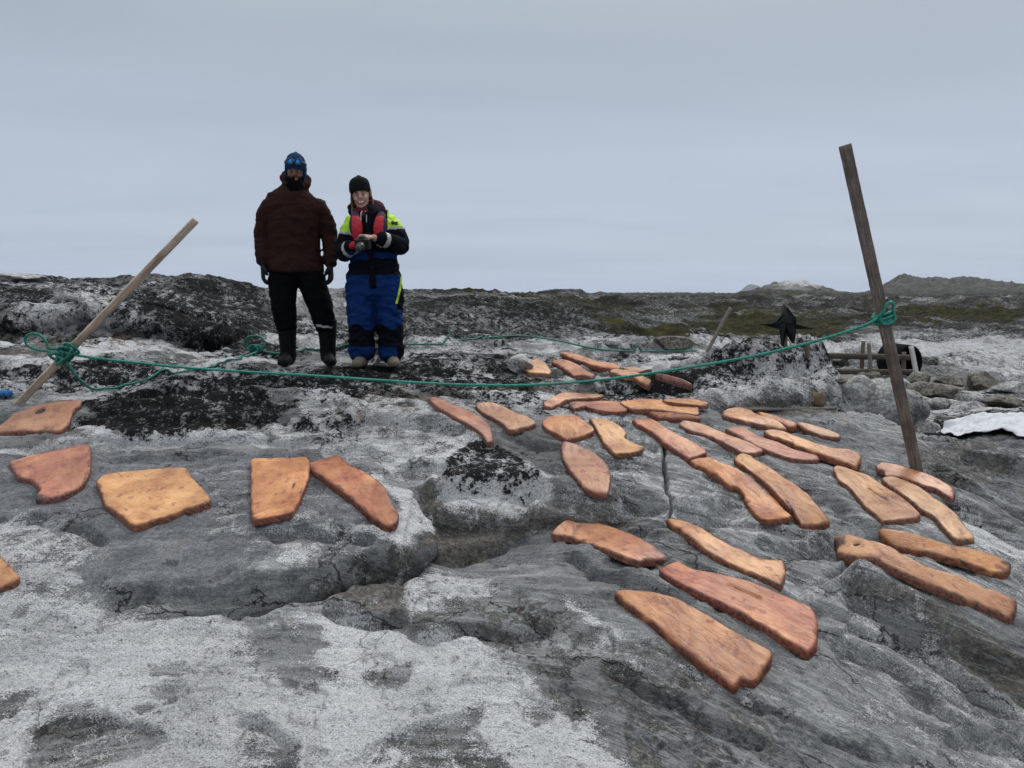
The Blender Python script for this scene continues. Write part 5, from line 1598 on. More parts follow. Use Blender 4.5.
lo.location = bl + Vector((0, 0, 0.012)); lo.rotation_euler = (R(-4), R(3), 0)
tag(lo, 'short round wooden block standing at the foot of the outcrop', 'log')
pl0 = hit3(742, 410, 0.016); pl1 = hit3(832, 410, 0.022)
V, F = beam(pl0, pl1, 0.11, 0.022, 0.0, 24, 0.003, 12, 0.3, hint=(0, 1, 0))
tag(obj_at('plank', V, F, GREY_WOOD, pl0), 'thin grey plank lying under the round wooden block', 'plank')

# ------------------------------------------------------------------ little drying rack in the gully
ra = hit3(872, 378, 0.0)
YR = ra.y


def stick(name, x0, y0, x1, y1, Y0, Y1, w_, mat, label, cat, tw=0.2, hint=(1, 0, 0), parent=None):
    a_, b_ = at(x0, y0, Y0), at(x1, y1, Y1)
    V, F = beam(a_, b_, w_, w_ * 0.8, tw, 14, 0.003, int(x0), 0.3, hint)
    o = obj_at(name, V, F, mat, a_)
    if label: tag(o, label, cat)
    return o


def zground(p): return float(samp(Z, p[0], p[1]))


def ground_py(px, Y):
    a_, _ = ray(px, 380)
    return proj((a_ * Y, Y, float(samp(Z, a_ * Y, Y))))[1]


RACK_WOOD = simple_mat('dark_rack_wood', (0.075, 0.064, 0.054), 0.95, 0.4, 14, 0.4, 90, 0.1)
rack = empty('drying_rack', ra)
tag(rack, 'low weathered rack of two grey rails on short posts in the stony gully', 'rack')


def rack_part(name, x0, y0, x1, y1, Y0, Y1, w_, mat, hint=(1, 0, 0)):
    a_, b_ = at(x0, y0, Y0), at(x1, y1, Y1)
    V, F = beam(a_, b_, w_, w_ * 0.7, 0.15, 14, 0.003, int(x0 + y0), 0.3, hint)
    o = link_mesh(name, [v - ra for v in V], F, mat, rack)
    return o


rack_part('rail', 812, 355, 909, 358, YR + 0.2, YR + 0.2, 0.075, RACK_WOOD, (0, 0, 1))
rack_part('rail', 838, 371.5, 913, 372.5, YR + 0.05, YR + 0.05, 0.07, RACK_WOOD, (0, 0, 1))
rack_part('leg', 864, 341, 861, 376, YR + 0.28, YR + 0.28, 0.05, BROWN_WOOD)
rack_part('leg', 869, 343, 871, 380, YR + 0.0, YR + 0.0, 0.045, GREY_WOOD)
rack_part('leg', 822, 350, 824, 376, YR + 0.28, YR + 0.28, 0.05, BROWN_WOOD)
rack_part('leg', 904, 352, 904, 380, YR + 0.28, YR + 0.28, 0.05, BROWN_WOOD)
ws = at(918, 382, YR - 0.15)
V, F = beam(ws, at(911, 346, YR - 0.1), 0.055, 0.04, 0.2, 14, 0.002, 31, 0.3)
tag(obj_at('wooden_stake', V, F, simple_mat('white_painted_wood', (0.42, 0.41, 0.385), 0.8, 0.2, 10, 0.3, 80), ws), 'pale whitish stake propped in stones in front of the black drum', 'stake')
# black drum on its side
dc = at(899, 361, YR + 0.75)
V, F = [], []
N = 28
prof = [(-0.30, 0.23), (-0.29, 0.25), (0.30, 0.25), (0.33, 0.23), (0.33, 0.0)]
for (yy, rr) in prof:
    for k in range(N):
        th = 2 * math.pi * k / N
        V.append(dc + Vector((rr * math.cos(th) * 0.72, yy, rr * math.sin(th))))
inner = [(-0.30, 0.215), (0.25, 0.21), (0.25, 0.0)]
for (yy, rr) in inner:
    for k in range(N):
        th = 2 * math.pi * k / N
        V.append(dc + Vector((rr * math.cos(th) * 0.72, yy, rr * math.sin(th))))
for i in list(range(4)) :
    for k in range(N): F.append((i * N + k, i * N + (k + 1) % N, (i + 1) * N + (k + 1) % N, (i + 1) * N + k))
for i in (5, 6):
    for k in range(N): F.append((i * N + k, (i + 1) * N + k, (i + 1) * N + (k + 1) % N, i * N + (k + 1) % N))
for k in range(N): F.append((k, 5 * N + k, 5 * N + (k + 1) % N, (k + 1) % N))
tag(obj_at('plastic_drum', V, F, simple_mat('black_plastic', (0.006, 0.006, 0.007), 0.8, 0.3, 8, 0.2, 40, 0.05), dc), 'black open drum lying behind the rack and the whitish stake', 'drum')

# ------------------------------------------------------------------ white sheet on the rocks
t_ = NT('white_sheet')
co = t_.coord()
n_ = t_.noise(co, 6, 5, 0.6)
cc = t_.mix(n_, (0.33, 0.34, 0.36), (0.45, 0.46, 0.48))
SHEET = t_.principled(cc, 0.6, t_.bump(t_.noise(co, 7, 5, 0.6, 0.8), 0.6, 0.03), 0.25)
A0 = hit(936, 437); A1 = hit(1075, 440); B0 = hit(944, 424); B1 = hit(1080, 415)
nu, nvv = 90, 40
V, F = [], []
for i in range(nu + 1):
    for j in range(nvv + 1):
        u_, v_ = i / nu, j / nvv
        lo_ = A0 * (1 - u_) + A1 * u_; hi_ = B0 * (1 - u_) + B1 * u_
        q = lo_ * (1 - v_) + hi_ * v_
        q = q + np.array([0.0, 0.10 * math.sin(u_ * 5.5) * (1 - v_)])
        zz_ = float(smooth_ground(np.array([q[0]]), np.array([q[1]]), 0.12)[0])
        lift_ = 0.03 * math.exp(-((u_ - 0.47) / 0.12) ** 2) * (0.5 + 0.5 * v_) + 0.025 * abs(gnoise(np.array(u_ * 5), np.array(v_ * 2), 5)) + 0.012 * abs(gnoise(np.array(u_ * 17), np.array(v_ * 5), 6)) + 0.0 * v_
        V.append(Vector((q[0], q[1], zz_ + 0.02 + lift_)))
for i in range(nu):
    for j in range(nvv):
        a_ = i * (nvv + 1) + j
        F.append((a_, a_ + nvv + 1, a_ + nvv + 2, a_ + 1))
sh = obj_at('white_sheet', V, F, SHEET)
md = sh.modifiers.new('thickness', 'SOLIDIFY'); md.thickness = 0.004
tag(sh, 'crumpled white plastic sheet spread over the rocks at far right', 'sheet')

# blue rag at the pole foot
bp = hit3(2, 400, 0.02)
parts = []
for k in range(9):
    th = k * 0.7
    parts.append(bp + Vector((-0.10 + 0.022 * k + 0.01 * math.sin(k * 3), 0.02 * math.cos(k * 2.1), 0.015 + 0.018 * abs(math.sin(k * 1.7)))))
V, F = tube(spline(parts, 3), [0.022 + 0.006 * math.sin(i * 1.3) for i in range(25)], (0, 1, 0), 10)
tag(obj_at('blue_rag', V, F, simple_mat('blue_cloth', (0.03, 0.13, 0.30), 0.8, 0.4, 40, 0.5, 80), bp), 'small crumpled blue rag at the foot of the leaning pole', 'rag')

# ------------------------------------------------------------------ loose stones
def stone_material(name, lo, hi):
    t = NT(name)
    co = t.coord()
    oi = t.n('ShaderNodeObjectInfo').outputs['Random']
    v = t.addv(co, t.vec(t.math('MULTIPLY', oi, 20), 0.0, 0.0))
    n = t.math('ADD', t.math('MULTIPLY', t.noise(v, 5, 7, 0.68), 0.55), t.math('MULTIPLY', t.noise(v, 40, 5, 0.7), 0.45))
    c = t.ramp(n, [(0.34, tuple(x * 0.35 for x in lo)), (0.46, lo), (0.56, hi), (0.68, tuple(min(1, x * 1.3) for x in hi))])
    bk = t.mapr(t.noise(v, 7, 8, 0.75), 0.58, 0.64)
    c = t.mix(t.math('MULTIPLY', bk, 0.8), c, (0.03, 0.029, 0.027))
    b = t.bump(t.math('ADD', n, t.math('MULTIPLY', t.noise(v, 14, 6, 0.7), 0.8)), 0.8, 0.03)
    return t.principled(c, 0.85, b, 0.2)


STONE = stone_material('pale_stone', (0.15, 0.15, 0.142), (0.33, 0.33, 0.315))
STONE_B = stone_material('brownish_stone', (0.085, 0.077, 0.064), (0.20, 0.185, 0.16))
STONE_W = stone_material('whitish_stone', (0.22, 0.22, 0.21), (0.42, 0.42, 0.40))


def boulder(px, py, wpx, hpx, mat, label, seed, group='stones in the gully behind the tall post', Y=None, depth=0.8, cat='stone', flat=0.0):
    """px,py: foot centre in the photo; size in photo pixels"""
    if Y is None: Y = hit(px, py)[1]
    c = at(px, py, Y)
    s = Y / FPX
    rx_, rz_ = wpx * s / 2, hpx * s / 2
    ry_ = rx_ * depth
    bm = bmesh.new()
    bmesh.ops.create_icosphere(bm, subdivisions=5, radius=1)
    rnd = random.Random(seed)
    planes = []
    for k in range(11):
        nrm_ = Vector((rnd.gauss(0, 1), rnd.gauss(0, 1), rnd.gauss(0, 0.8))).normalized()
        planes.append((nrm_, rnd.uniform(0.62, 0.92)))
    pts = np.array([tuple(v.co) for v in bm.verts])
    no1 = fbm(pts[:, 0] * 1.4 + seed * 3.1, pts[:, 1] * 1.4 + pts[:, 2] * 1.1, seed, 4)
    no2 = fbm(pts[:, 0] * 5 + seed, pts[:, 2] * 5 + pts[:, 1] * 3, seed + 9, 3)
    for v, a_, b_ in zip(bm.verts, no1, no2):
        p = v.co.copy()
        for (nr, d) in planes:
            e = p.dot(nr) - d
            if e > 0: p -= nr * e * 0.88
        p *= 1.22 + 0.14 * a_ + 0.03 * b_
        v.co = Vector((p.x * rx_, p.y * ry_, p.z * rz_ + rz_ * 0.55))
    me = bpy.data.meshes.new('boulder')
    bm.to_mesh(me); bm.free()
    me.polygons.foreach_set('use_smooth', np.ones(len(me.polygons), bool))
    me.materials.append(mat)
    o = bpy.data.objects.new('boulder', me)
    COL.objects.link(o)
    o.location = c
    tag(o, label, cat, group, 'thing')
    return o


boulder(887, 418, 66, 38, STONE, 'large smooth pale boulder just left of the tall post', 1, None, None, 0.7)
boulder(858, 400, 30, 28, STONE, 'upright grey boulder left of the leaning flat slab of stone in the gully', 2)
boulder(877, 392, 44, 16, STONE, 'long tilted pale stone under the grey rack leg', 4)
boulder(873, 381, 16, 12, STONE_B, 'small brownish stone wedged at the foot of the grey rack leg', 5, Y=YR - 0.1)
boulder(861, 380, 18, 9, STONE_B, 'flat brown stone left of the grey rack leg', 6, Y=YR)
boulder(918, 383, 22, 13, STONE_B, 'brown stone holding the foot of the whitish stake', 7, Y=YR - 0.25)
boulder(935, 398, 50, 20, STONE_B, 'broad brown-sided stone right of the tall post', 8, None, None, 0.8)
boulder(921, 406, 20, 11, STONE, 'small pale stone lying in front of the broad brown-sided stone', 9)
boulder(939, 407, 22, 11, STONE, 'small grey stone farther right in front of the broad brown-sided stone', 10)
boulder(963, 401, 34, 12, STONE, 'low pale stone at the right end of the gully stones', 11)
boulder(980, 390, 26, 22, STONE_B, 'upright brownish stone at the right before the layered rock shelf', 12)
boulder(926, 434, 26, 16, STONE, 'squarish pale stone against the left edge of the white sheet', 13, None)
boulder(1004, 404, 30, 10, STONE_B, 'flat dark stone near the right picture edge above the white sheet', 14)
boulder(521, 369, 22, 17, STONE_W, 'rounded whitish stone left of the stubby slab at the back', 15, None)
boulder(16, 281, 46, 9, STONE_W, 'flat pale stone on the skyline at far left', 16, None)
boulder(613, 345, 14, 7, STONE_W, 'small white stone on the pale shelf behind the back row of slabs', 17, None)
boulder(672, 347, 34, 14, STONE_B, 'low brownish stone left of the thin stick foot', 18, None)

boulder(846, 384, 26, 12, STONE_B, 'brown stone lying under the left end of the lower rack rail', 21)
boulder(896, 387, 24, 13, STONE, 'grey stone hidden partly by the tall post below the rack', 22)
boulder(948, 385, 28, 12, STONE_B, 'low brown stone right of the whitish stake', 23)
boulder(838, 361, 20, 9, STONE_B, 'small dark stone behind the left part of the rack rails', 24)
boulder(1010, 392, 30, 13, STONE, 'pale stone at the right picture edge above the flat dark stone', 25)
boulder(905, 396, 18, 10, STONE_B, 'little brown stone just right of the tall post', 26)
# ------------------------------------------------------------------ people
def remeshed(name, tubes, voxel, mats, parent, smooth=3, wrinkle=None, zone=None):
    """fuse closed tubes into one continuous surface, smooth it, add cloth folds, colour by zone"""
    V, F = merge(tubes)
    me = bpy.data.meshes.new('tmp')
    me.from_pydata([tuple(v) for v in V], [], F)
    o = bpy.data.objects.new('tmp', me)
    COL.objects.link(o)
    md = o.modifiers.new('r', 'REMESH'); md.mode = 'VOXEL'; md.voxel_size = voxel
    md2 = o.modifiers.new('s', 'SMOOTH'); md2.iterations = smooth; md2.factor = 0.5
    dg = bpy.context.evaluated_depsgraph_get()
    new = bpy.data.meshes.new_from_object(o.evaluated_get(dg))
    bpy.data.objects.remove(o); bpy.data.meshes.remove(me)
    n_ = len(new.vertices)
    co = np.empty(n_ * 3, np.float32); new.vertices.foreach_get('co', co); co = co.reshape(-1, 3)
    if wrinkle is not None:
        nr = np.empty(n_ * 3, np.float32); new.vertex_normals.foreach_get('vector', nr); nr = nr.reshape(-1, 3)
        co = co + nr * wrinkle(co, nr)[:, None]
        new.vertices.foreach_set('co', co.astype(np.float32).ravel())
    new.name = name
    new.materials.clear()
    for m in (mats if isinstance(mats, (list, tuple)) else [mats]): new.materials.append(m)
    nf = len(new.polygons)
    if zone is not None:
        c = np.empty(nf * 3, np.float32); new.polygons.foreach_get('center', c); c = c.reshape(-1, 3)
        nn = np.empty(nf * 3, np.float32); new.polygons.foreach_get('normal', nn); nn = nn.reshape(-1, 3)
        new.polygons.foreach_set('material_index', zone(c, nn).astype(np.int32))
    else:
        new.polygons.foreach_set('material_index', np.zeros(nf, np.int32))
    new.polygons.foreach_set('use_smooth', np.ones(nf, bool))
    new.update()
    ob = bpy.data.objects.new(name, new)
    COL.objects.link(ob)
    ob.parent = parent
    return ob


def cloth_wrinkle(amp, fx, fz, seed):
    def f(co, nr):
        a = co[:, 0] * 0.8 + co[:, 1] * 0.6
        b = co[:, 0] * -0.5 + co[:, 1] * 0.8
        w1 = ridged(a * fx + 0.6 * co[:, 2] * fz, co[:, 2] * fz + b * 4, seed, 3)
        w2 = fbm(a * fx * 2.2 + seed, co[:, 2] * fz * 2 + b * 3, seed + 3, 3)
        return amp * (0.7 * (w1 - 0.3) + 0.6 * w2)
    return f


def fingers(wrist, direc, palm_n, side, L=0.19, curl=0.5, spread=0.10, thick=1.0):
    """hand with palm, four fingers and a thumb. direc: towards fingertips, palm_n: out of the palm, side: towards the thumb"""
    d = Vector(direc).normalized(); p = Vector(palm_n); p = (p - d * p.dot(d)).normalized(); s = Vector(side); s = (s - d * s.dot(d) - p * s.dot(p)).normalized()
    w = Vector(wrist)
    k = L / 0.19
    T = []
    T.append(tube([w - d * 0.03 * k, w, w + d * 0.035 * k, w + d * 0.075 * k, w + d * 0.095 * k],
                  [(0.026 * k, 0.020 * k), (0.028 * k, 0.020 * k), (0.040 * k, 0.019 * k), (0.043 * k, 0.016 * k), (0.038 * k, 0.013 * k)], s))
    for i, (off, ln) in enumerate(((0.030, 0.078), (0.010, 0.088), (-0.011, 0.082), (-0.031, 0.064))):
        base = w + (d * 0.088 + s * off) * k
        pts = [base - d * 0.03 * k]
        q = base.copy(); ang = 0.15
        for j, fr in enumerate((0.45, 0.30, 0.25)):
            ang_d = d * math.cos(ang) + p * math.sin(ang) + s * (off * spread * 10 * math.cos(ang))
            pts.append(q.copy())
            q = q + ang_d.normalized() * ln * fr * k
            ang += curl * 1.3
        pts.append(q)
        r0 = 0.0098 * thick * k
        T.append(tube(pts, [r0, r0 * 1.05, r0, r0 * 0.92, r0 * 0.8], s, 10))
    b = w + (d * 0.02 + s * 0.030) * k
    T.append(tube([b - s * 0.02 * k, b + (s * 0.014 + d * 0.022) * k, b + (s * 0.026 + d * 0.048 + p * 0.012 * (1 + curl)) * k, b + (s * 0.024 + d * 0.072 + p * 0.022 * (1 + curl)) * k],
                  [0.017 * k, 0.015 * thick * k, 0.012 * thick * k, 0.0095 * thick * k], p, 10))
    return T


def head_tubes(c, M, s=1.0):
    """c: point at chin height on the head axis; M rotates; face towards -Y"""
    def q(x, y, z): return Vector(c) + M @ Vector((x * s, y * s, z * s))
    sd_ = M @ Vector((1, 0, 0))
    T = []
    prof = [(-0.010, 0.026, 0.024, -0.066), (0.006, 0.040, 0.045, -0.050), (0.030, 0.055, 0.066, -0.030), (0.060, 0.065, 0.083, -0.012), (0.095, 0.071, 0.092, -0.002),
            (0.130, 0.075, 0.098, 0.002), (0.165, 0.075, 0.097, 0.004), (0.195, 0.068, 0.088, 0.006), (0.220, 0.050, 0.066, 0.008), (0.234, 0.024, 0.032, 0.008)]
    T.append(tube([q(0, y, z) for (z, a, b, y) in prof], [(a * s, b * s) for (z, a, b, y) in prof], sd_, 20))
    # neck
    T.append(tube([q(0, 0.030, -0.16), q(0, 0.024, -0.06), q(0, 0.014, 0.03)], [0.060 * s, 0.056 * s, 0.058 * s], sd_, 16))
    # nose, brow, cheeks, lips, ears
    T.append(tube([q(0, -0.088, 0.122), q(0, -0.100, 0.100), q(0, -0.112, 0.082), q(0, -0.098, 0.072)], [0.009 * s, 0.010 * s, 0.0145 * s, 0.011 * s], sd_, 10))
    T.append(tube([q(-0.045, -0.074, 0.124), q(-0.02, -0.091, 0.129), q(0.02, -0.091, 0.129), q(0.045, -0.074, 0.124)], 0.0095 * s, (0, 0, 1), 8))
    for k in (-1, 1):
        T.append(tube([q(0.044 * k, -0.062, 0.092), q(0.038 * k, -0.074, 0.072), q(0.028 * k, -0.078, 0.052)], [0.015 * s, 0.019 * s, 0.013 * s], sd_, 10))
        T.append(tube([q(0.074 * k, 0.008, 0.125), q(0.083 * k, 0.014, 0.108), q(0.076 * k, 0.008, 0.082)], [0.012 * s, 0.014 * s, 0.010 * s], sd_, 10))
    for (zz, yy, wd) in ((0.049, -0.087, 0.027), (0.037, -0.084, 0.024)):
        T.append(tube([q(-wd, yy + 0.012, zz + 0.004), q(-wd * 0.5, yy, zz), q(0, yy - 0.003, zz - 0.001), q(wd * 0.5, yy, zz), q(wd, yy + 0.012, zz + 0.004)], 0.0062 * s, (0, 0, 1), 8))
    return T, q


SKIN = simple_mat('skin', (0.34, 0.185, 0.14), 0.5, 0.12, 25, 0.15, 200, 0.4)
LIPS = simple_mat('lips', (0.30, 0.09, 0.08), 0.45, 0.1, 25, 0.1, 200, 0.4)
TEETH = simple_mat('teeth', (0.62, 0.59, 0.54), 0.35, 0.05, 25, 0.0, 200, 0.4)
BROWM = simple_mat('eyebrow_hair', (0.06, 0.04, 0.028), 0.8, 0.3, 60, 0.3, 300)
BEARD = simple_mat('dark_beard', (0.022, 0.017, 0.014), 0.9, 0.5, 90, 0.8, 220, 0.1)
HAIR = simple_mat('brown_hair', (0.085, 0.045, 0.026), 0.6, 0.5, 60, 0.6, 160, 0.3)
EYEM = simple_mat('eye_white', (0.30, 0.27, 0.25), 0.2, 0.05, 25, 0, 100, 0.5)
IRIS = simple_mat('iris', (0.03, 0.02, 0.015), 0.15, 0.1, 25, 0, 100, 0.5)
ANORAK = simple_mat('brown_anorak_cloth', (0.0225, 0.0095, 0.0078), 0.95, 0.35, 9, 0.35, 130, 0.08)
BLACKT = simple_mat('black_trouser_cloth', (0.0035, 0.0035, 0.004), 0.95, 0.4, 9, 0.3, 130, 0.05)
RUBBER = simple_mat('dark_rubber', (0.0035, 0.0038, 0.004), 0.7, 0.3, 9, 0.15, 60, 0.1)
KNIT = simple_mat('black_knit', (0.008, 0.008, 0.009), 0.95, 0.5, 60, 0.9, 190, 0.1, 0.008)
BLUEKNIT = simple_mat('blue_knit', (0.005, 0.028, 0.075), 0.9, 0.4, 60, 0.8, 190, 0.15, 0.008)
GLOVE = simple_mat('dark_glove', (0.007, 0.007, 0.009), 0.75, 0.4, 30, 0.4, 150, 0.2)
REFL = simple_mat('grey_reflective_tape', (0.30, 0.30, 0.29), 0.4, 0.15, 30, 0.1, 100, 0.4)
SUIT_K = simple_mat('black_suit_cloth', (0.0035, 0.0038, 0.007), 0.9, 0.4, 9, 0.3, 130, 0.07)
SUIT_B = simple_mat('blue_suit_cloth', (0.0038, 0.0205, 0.088), 0.9, 0.35, 9, 0.3, 130, 0.08)
HIVIS = simple_mat('yellow_hi_vis', (0.33, 0.55, 0.02), 0.6, 0.1, 20, 0.2, 130, 0.3)
REDV = simple_mat('red_life_vest', (0.32, 0.012, 0.022), 0.6, 0.2, 20, 0.25, 100, 0.25)
PURP = simple_mat('dark_purple_webbing', (0.030, 0.016, 0.045), 0.8, 0.3, 20, 0.25, 100, 0.2)
MAROON = simple_mat('maroon_hood_lining', (0.060, 0.010, 0.013), 0.9, 0.5, 25, 0.4, 120, 0.15)
BOOTB = simple_mat('beige_boot_leather', (0.115, 0.095, 0.072), 0.8, 0.3, 25, 0.4, 120, 0.2)
CAMM = simple_mat('black_camera_body', (0.012, 0.012, 0.012), 0.4, 0.2, 25, 0.1, 150, 0.4)
SOLE = simple_mat('dark_sole', (0.02, 0.018, 0.016), 0.9, 0.2, 25, 0.2, 100, 0.2)


def ball(name, c, r, mat, parent, sc=(1, 1, 1), sub=3):
    bm = bmesh.new()
    bmesh.ops.create_icosphere(bm, subdivisions=sub, radius=r)
    for v in bm.verts:
        v.co = Vector((v.co.x * sc[0], v.co.y * sc[1], v.co.z * sc[2])) + Vector(c)
    me = bpy.data.meshes.new(name)
    bm.to_mesh(me); bm.free()
    me.polygons.foreach_set('use_smooth', np.ones(len(me.polygons), bool))
    for m in (mat if isinstance(mat, list) else [mat]): me.materials.append(m)
    o = bpy.data.objects.new(name, me); COL.objects.link(o); o.parent = parent
    return o


def face_zone(q, M, c, s, smile, beard):
    Mi = M.inverted()
    A = np.array(Mi)

    def z(cen, nn):
        l = ((cen - np.array(c)) @ A.T) / s
        x, y, zz = l[:, 0], l[:, 1], l[:, 2]
        m = np.zeros(len(cen))
        front = y < -0.05
        lip = front & (np.abs(x) < 0.030) & (zz > 0.030) & (zz < 0.056 + 0.10 * np.abs(x))
        m[lip] = 1
        if smile:
            m[front & (np.abs(x) < 0.027) & (zz > 0.039 + 0.16 * np.abs(x)) & (zz < 0.049 + 0.14 * np.abs(x))] = 2
        m[front & (np.abs(x) > 0.012) & (np.abs(x) < 0.046) & (zz > 0.124) & (zz < 0.134)] = 3
        if beard:
            m[(zz < 0.066) & (zz > -0.03) & ~(lip) & (y < 0.02)] = 4
        return m
    return z


def eyes(q, parent, s, M):
    for k in (-1, 1):
        e = ball('eye', q(0.031 * k, -0.0790, 0.108), 0.0120 * s, EYEM, parent, (1.1, 0.85, 0.5))
        ball('iris', q(0.031 * k, -0.0868, 0.108), 0.0064 * s, IRIS, e, (1.1, 0.6, 0.9), 2)


# ---------------------------------------------------------------- man in the brown anorak
mp = hit(310, 365.5)
mloc = Vector((mp[0], mp[1], float(samp(Z, *mp))))
man = empty('person', mloc)
tag(man, 'taller person in brown hooded anorak and black trousers, blue beanie with goggles', 'person')
man.scale = (0.955, 0.96, 1.0)
man.rotation_euler = (0, 0, R(9))
Mh = Matrix.Rotation(R(8), 3, 'X') @ Matrix.Rotation(R(3), 3, 'Y')
hc = Vector((-0.075, -0.03, 1.558))
HT, q = head_tubes(hc, Mh, 1.0)
body = list(HT)
body.append(tube([(-0.10, 0, 0.86), (-0.10, 0, 1.05), (-0.10, 0, 1.25), (-0.09, 0, 1.40), (-0.08, 0, 1.47)], [(0.17, 0.12), (0.17, 0.12), (0.19, 0.12), (0.17, 0.10), (0.08, 0.07)]))
for sgn, pts in ((-1, [(-0.26, 0, 1.36), (-0.37, 0.02, 1.12), (-0.375, -0.04, 0.92)]), (1, [(0.08, 0, 1.36), (0.205, 0.02, 1.12), (0.215, -0.04, 0.92)])):
    body.append(tube(spline(pts, 4), [0.050, .048, .046, .045, .042, .038, .035, .032, .030]))
body.append(tube([(-0.11, 0, 0.92), (-0.20, 0, 0.80), (-0.205, 0, 0.48), (-0.195, 0.01, 0.16)], [0.09, 0.085, 0.06, 0.045]))
body.append(tube([(-0.09, 0, 0.92), (0.03, 0, 0.80), (0.12, -0.01, 0.48), (0.175, 0.01, 0.16)], [0.09, 0.085, 0.06, 0.045]))
for x_, wp in ((-1, (-0.378, -0.05, 0.885)), (1, (0.214, -0.05, 0.885))):
    body += fingers(wp, (0.02 * x_, -0.10, -1), (-x_ * 0.9, 0.25, 0), (-x_ * 0.15, -1, 0), 0.185, 0.35)
SKIN_M = simple_mat('shaded_ruddy_skin', (0.11, 0.047, 0.034), 0.55, 0.15, 25, 0.15, 200, 0.3)  # skin colour lowered to carry the shade on his backlit face
bo = remeshed('body', body, 0.0075, [SKIN_M, LIPS, TEETH, BROWM, BEARD], man, 2, None, face_zone(q, Mh, hc, 1.0, False, True))
eyes(q, man, 1.0, Mh)
# anorak
jk = []
jk.append(tube([(-0.105, 0.01, 0.815), (-0.105, 0.01, 0.86), (-0.105, 0.01, 0.98), (-0.105, 0.005, 1.12), (-0.105, 0, 1.26), (-0.10, 0, 1.38), (-0.095, 0.005, 1.455), (-0.085, 0.01, 1.505), (-0.08, 0.01, 1.55)],
               [(0.250, 0.178), (0.255, 0.18), (0.232, 0.165), (0.225, 0.165), (0.240, 0.17), (0.252, 0.155), (0.232, 0.135), (0.140, 0.12), (0.110, 0.115)], (1, 0, 0), 28, False, 0.08))
jk.append(tube(spline([(-0.300, 0.005, 1.395), (-0.365, 0.015, 1.26), (-0.385, 0.03, 1.11), (-0.382, -0.01, 1.0), (-0.375, -0.04, 0.89)], 3),
               [0.078, 0.080, 0.079, 0.077, 0.075, 0.073, 0.071, 0.069, 0.067, 0.065, 0.064, 0.062, 0.059]))
jk.append(tube(spline([(0.110, 0.005, 1.395), (0.178, 0.015, 1.26), (0.210, 0.03, 1.11), (0.212, -0.01, 1.0), (0.214, -0.04, 0.89)], 3),
               [0.078, 0.080, 0.079, 0.077, 0.075, 0.073, 0.071, 0.069, 0.067, 0.065, 0.064, 0.062, 0.059]))
# hood bunched round the neck
hood = []
for k in range(18):
    a = 2 * math.pi * k / 18
    hood.append((-0.078 + 0.098 * math.cos(a), 0.022 + 0.105 * math.sin(a), 1.585 + 0.055 * math.sin(a) + (0.03 if math.cos(a) < -0.3 else 0)))
jk.append(tube(hood, [0.038 + 0.018 * max(0, math.sin(2 * math.pi * k / 18)) for k in range(18)], (0, 0, 1), 12, True))
jk.append(tube([(-0.165, 0.04, 1.52), (-0.172, 0.05, 1.61), (-0.155, 0.06, 1.67)], [0.034, 0.038, 0.028]))
# chest pocket flap, hem band
jk.append(tube([(-0.22, -0.150, 1.27), (-0.105, -0.166, 1.275), (0.01, -0.150, 1.27)], [(0.010, 0.016)] * 3, (0, 1, 0), 10))
ANO2 = simple_mat('anorak_seam', (0.022, 0.010, 0.008), 0.9, 0.3, 9, 0.2, 130, 0.1)  # seam lines in nearly the same brown as the anorak


def z_anorak(c, n):
    m = np.zeros(len(c))
    m[(np.abs(c[:, 2] - 1.262) < 0.007) & (c[:, 1] < -0.1) & (np.abs(c[:, 0] + 0.105) < 0.15)] = 1
    m[(np.abs(c[:, 2] - 0.845) < 0.006)] = 1
    return m


remeshed('anorak', jk, 0.011, [ANORAK, ANO2], man, 4, cloth_wrinkle(0.017, 6, 9, 301), z_anorak)
# drawcord collar and neck warmer
nw = [tube([(-0.078, -0.055, 1.50), (-0.078, -0.055, 1.55), (-0.076, -0.05, 1.61)], [(0.085, 0.07), (0.09, 0.08), (0.075, 0.065)], (1, 0, 0), 18),
      tube([(-0.14, -0.07, 1.60), (-0.076, -0.115, 1.585), (-0.01, -0.07, 1.60)], [0.028, 0.03, 0.028])]
remeshed('neck_warmer', nw, 0.009, BLACKT, man, 2, cloth_wrinkle(0.006, 14, 16, 305))
# trousers
tr = [tube([(-0.10, 0.005, 0.96), (-0.10, 0.005, 0.90), (-0.10, 0.005, 0.80)], [(0.185, 0.13), (0.20, 0.14), (0.215, 0.145)], (1, 0, 0), 24),
      tube(spline([(-0.200, 0, 0.86), (-0.218, 0, 0.70), (-0.215, -0.005, 0.50), (-0.198, 0.0, 0.33)], 4), [0.115, 0.125, 0.130, 0.131, 0.128, 0.122, 0.118, 0.114, 0.112, 0.108, 0.102, 0.097, 0.092]),
      tube(spline([(0.00, 0, 0.86), (0.050, 0, 0.70), (0.115, -0.01, 0.50), (0.152, 0.0, 0.33)], 4), [0.115, 0.122, 0.126, 0.126, 0.124, 0.120, 0.118, 0.114, 0.112, 0.108, 0.102, 0.097, 0.092])]


def z_tr(c, n):
    m = np.zeros(len(c))
    m[(np.abs(c[:, 2] - 0.345 - 0.15 * (c[:, 0] - 0.15) * -1) < 0.010) & (c[:, 1] < -0.05) & (c[:, 0] > 0.07)] = 1
    return m


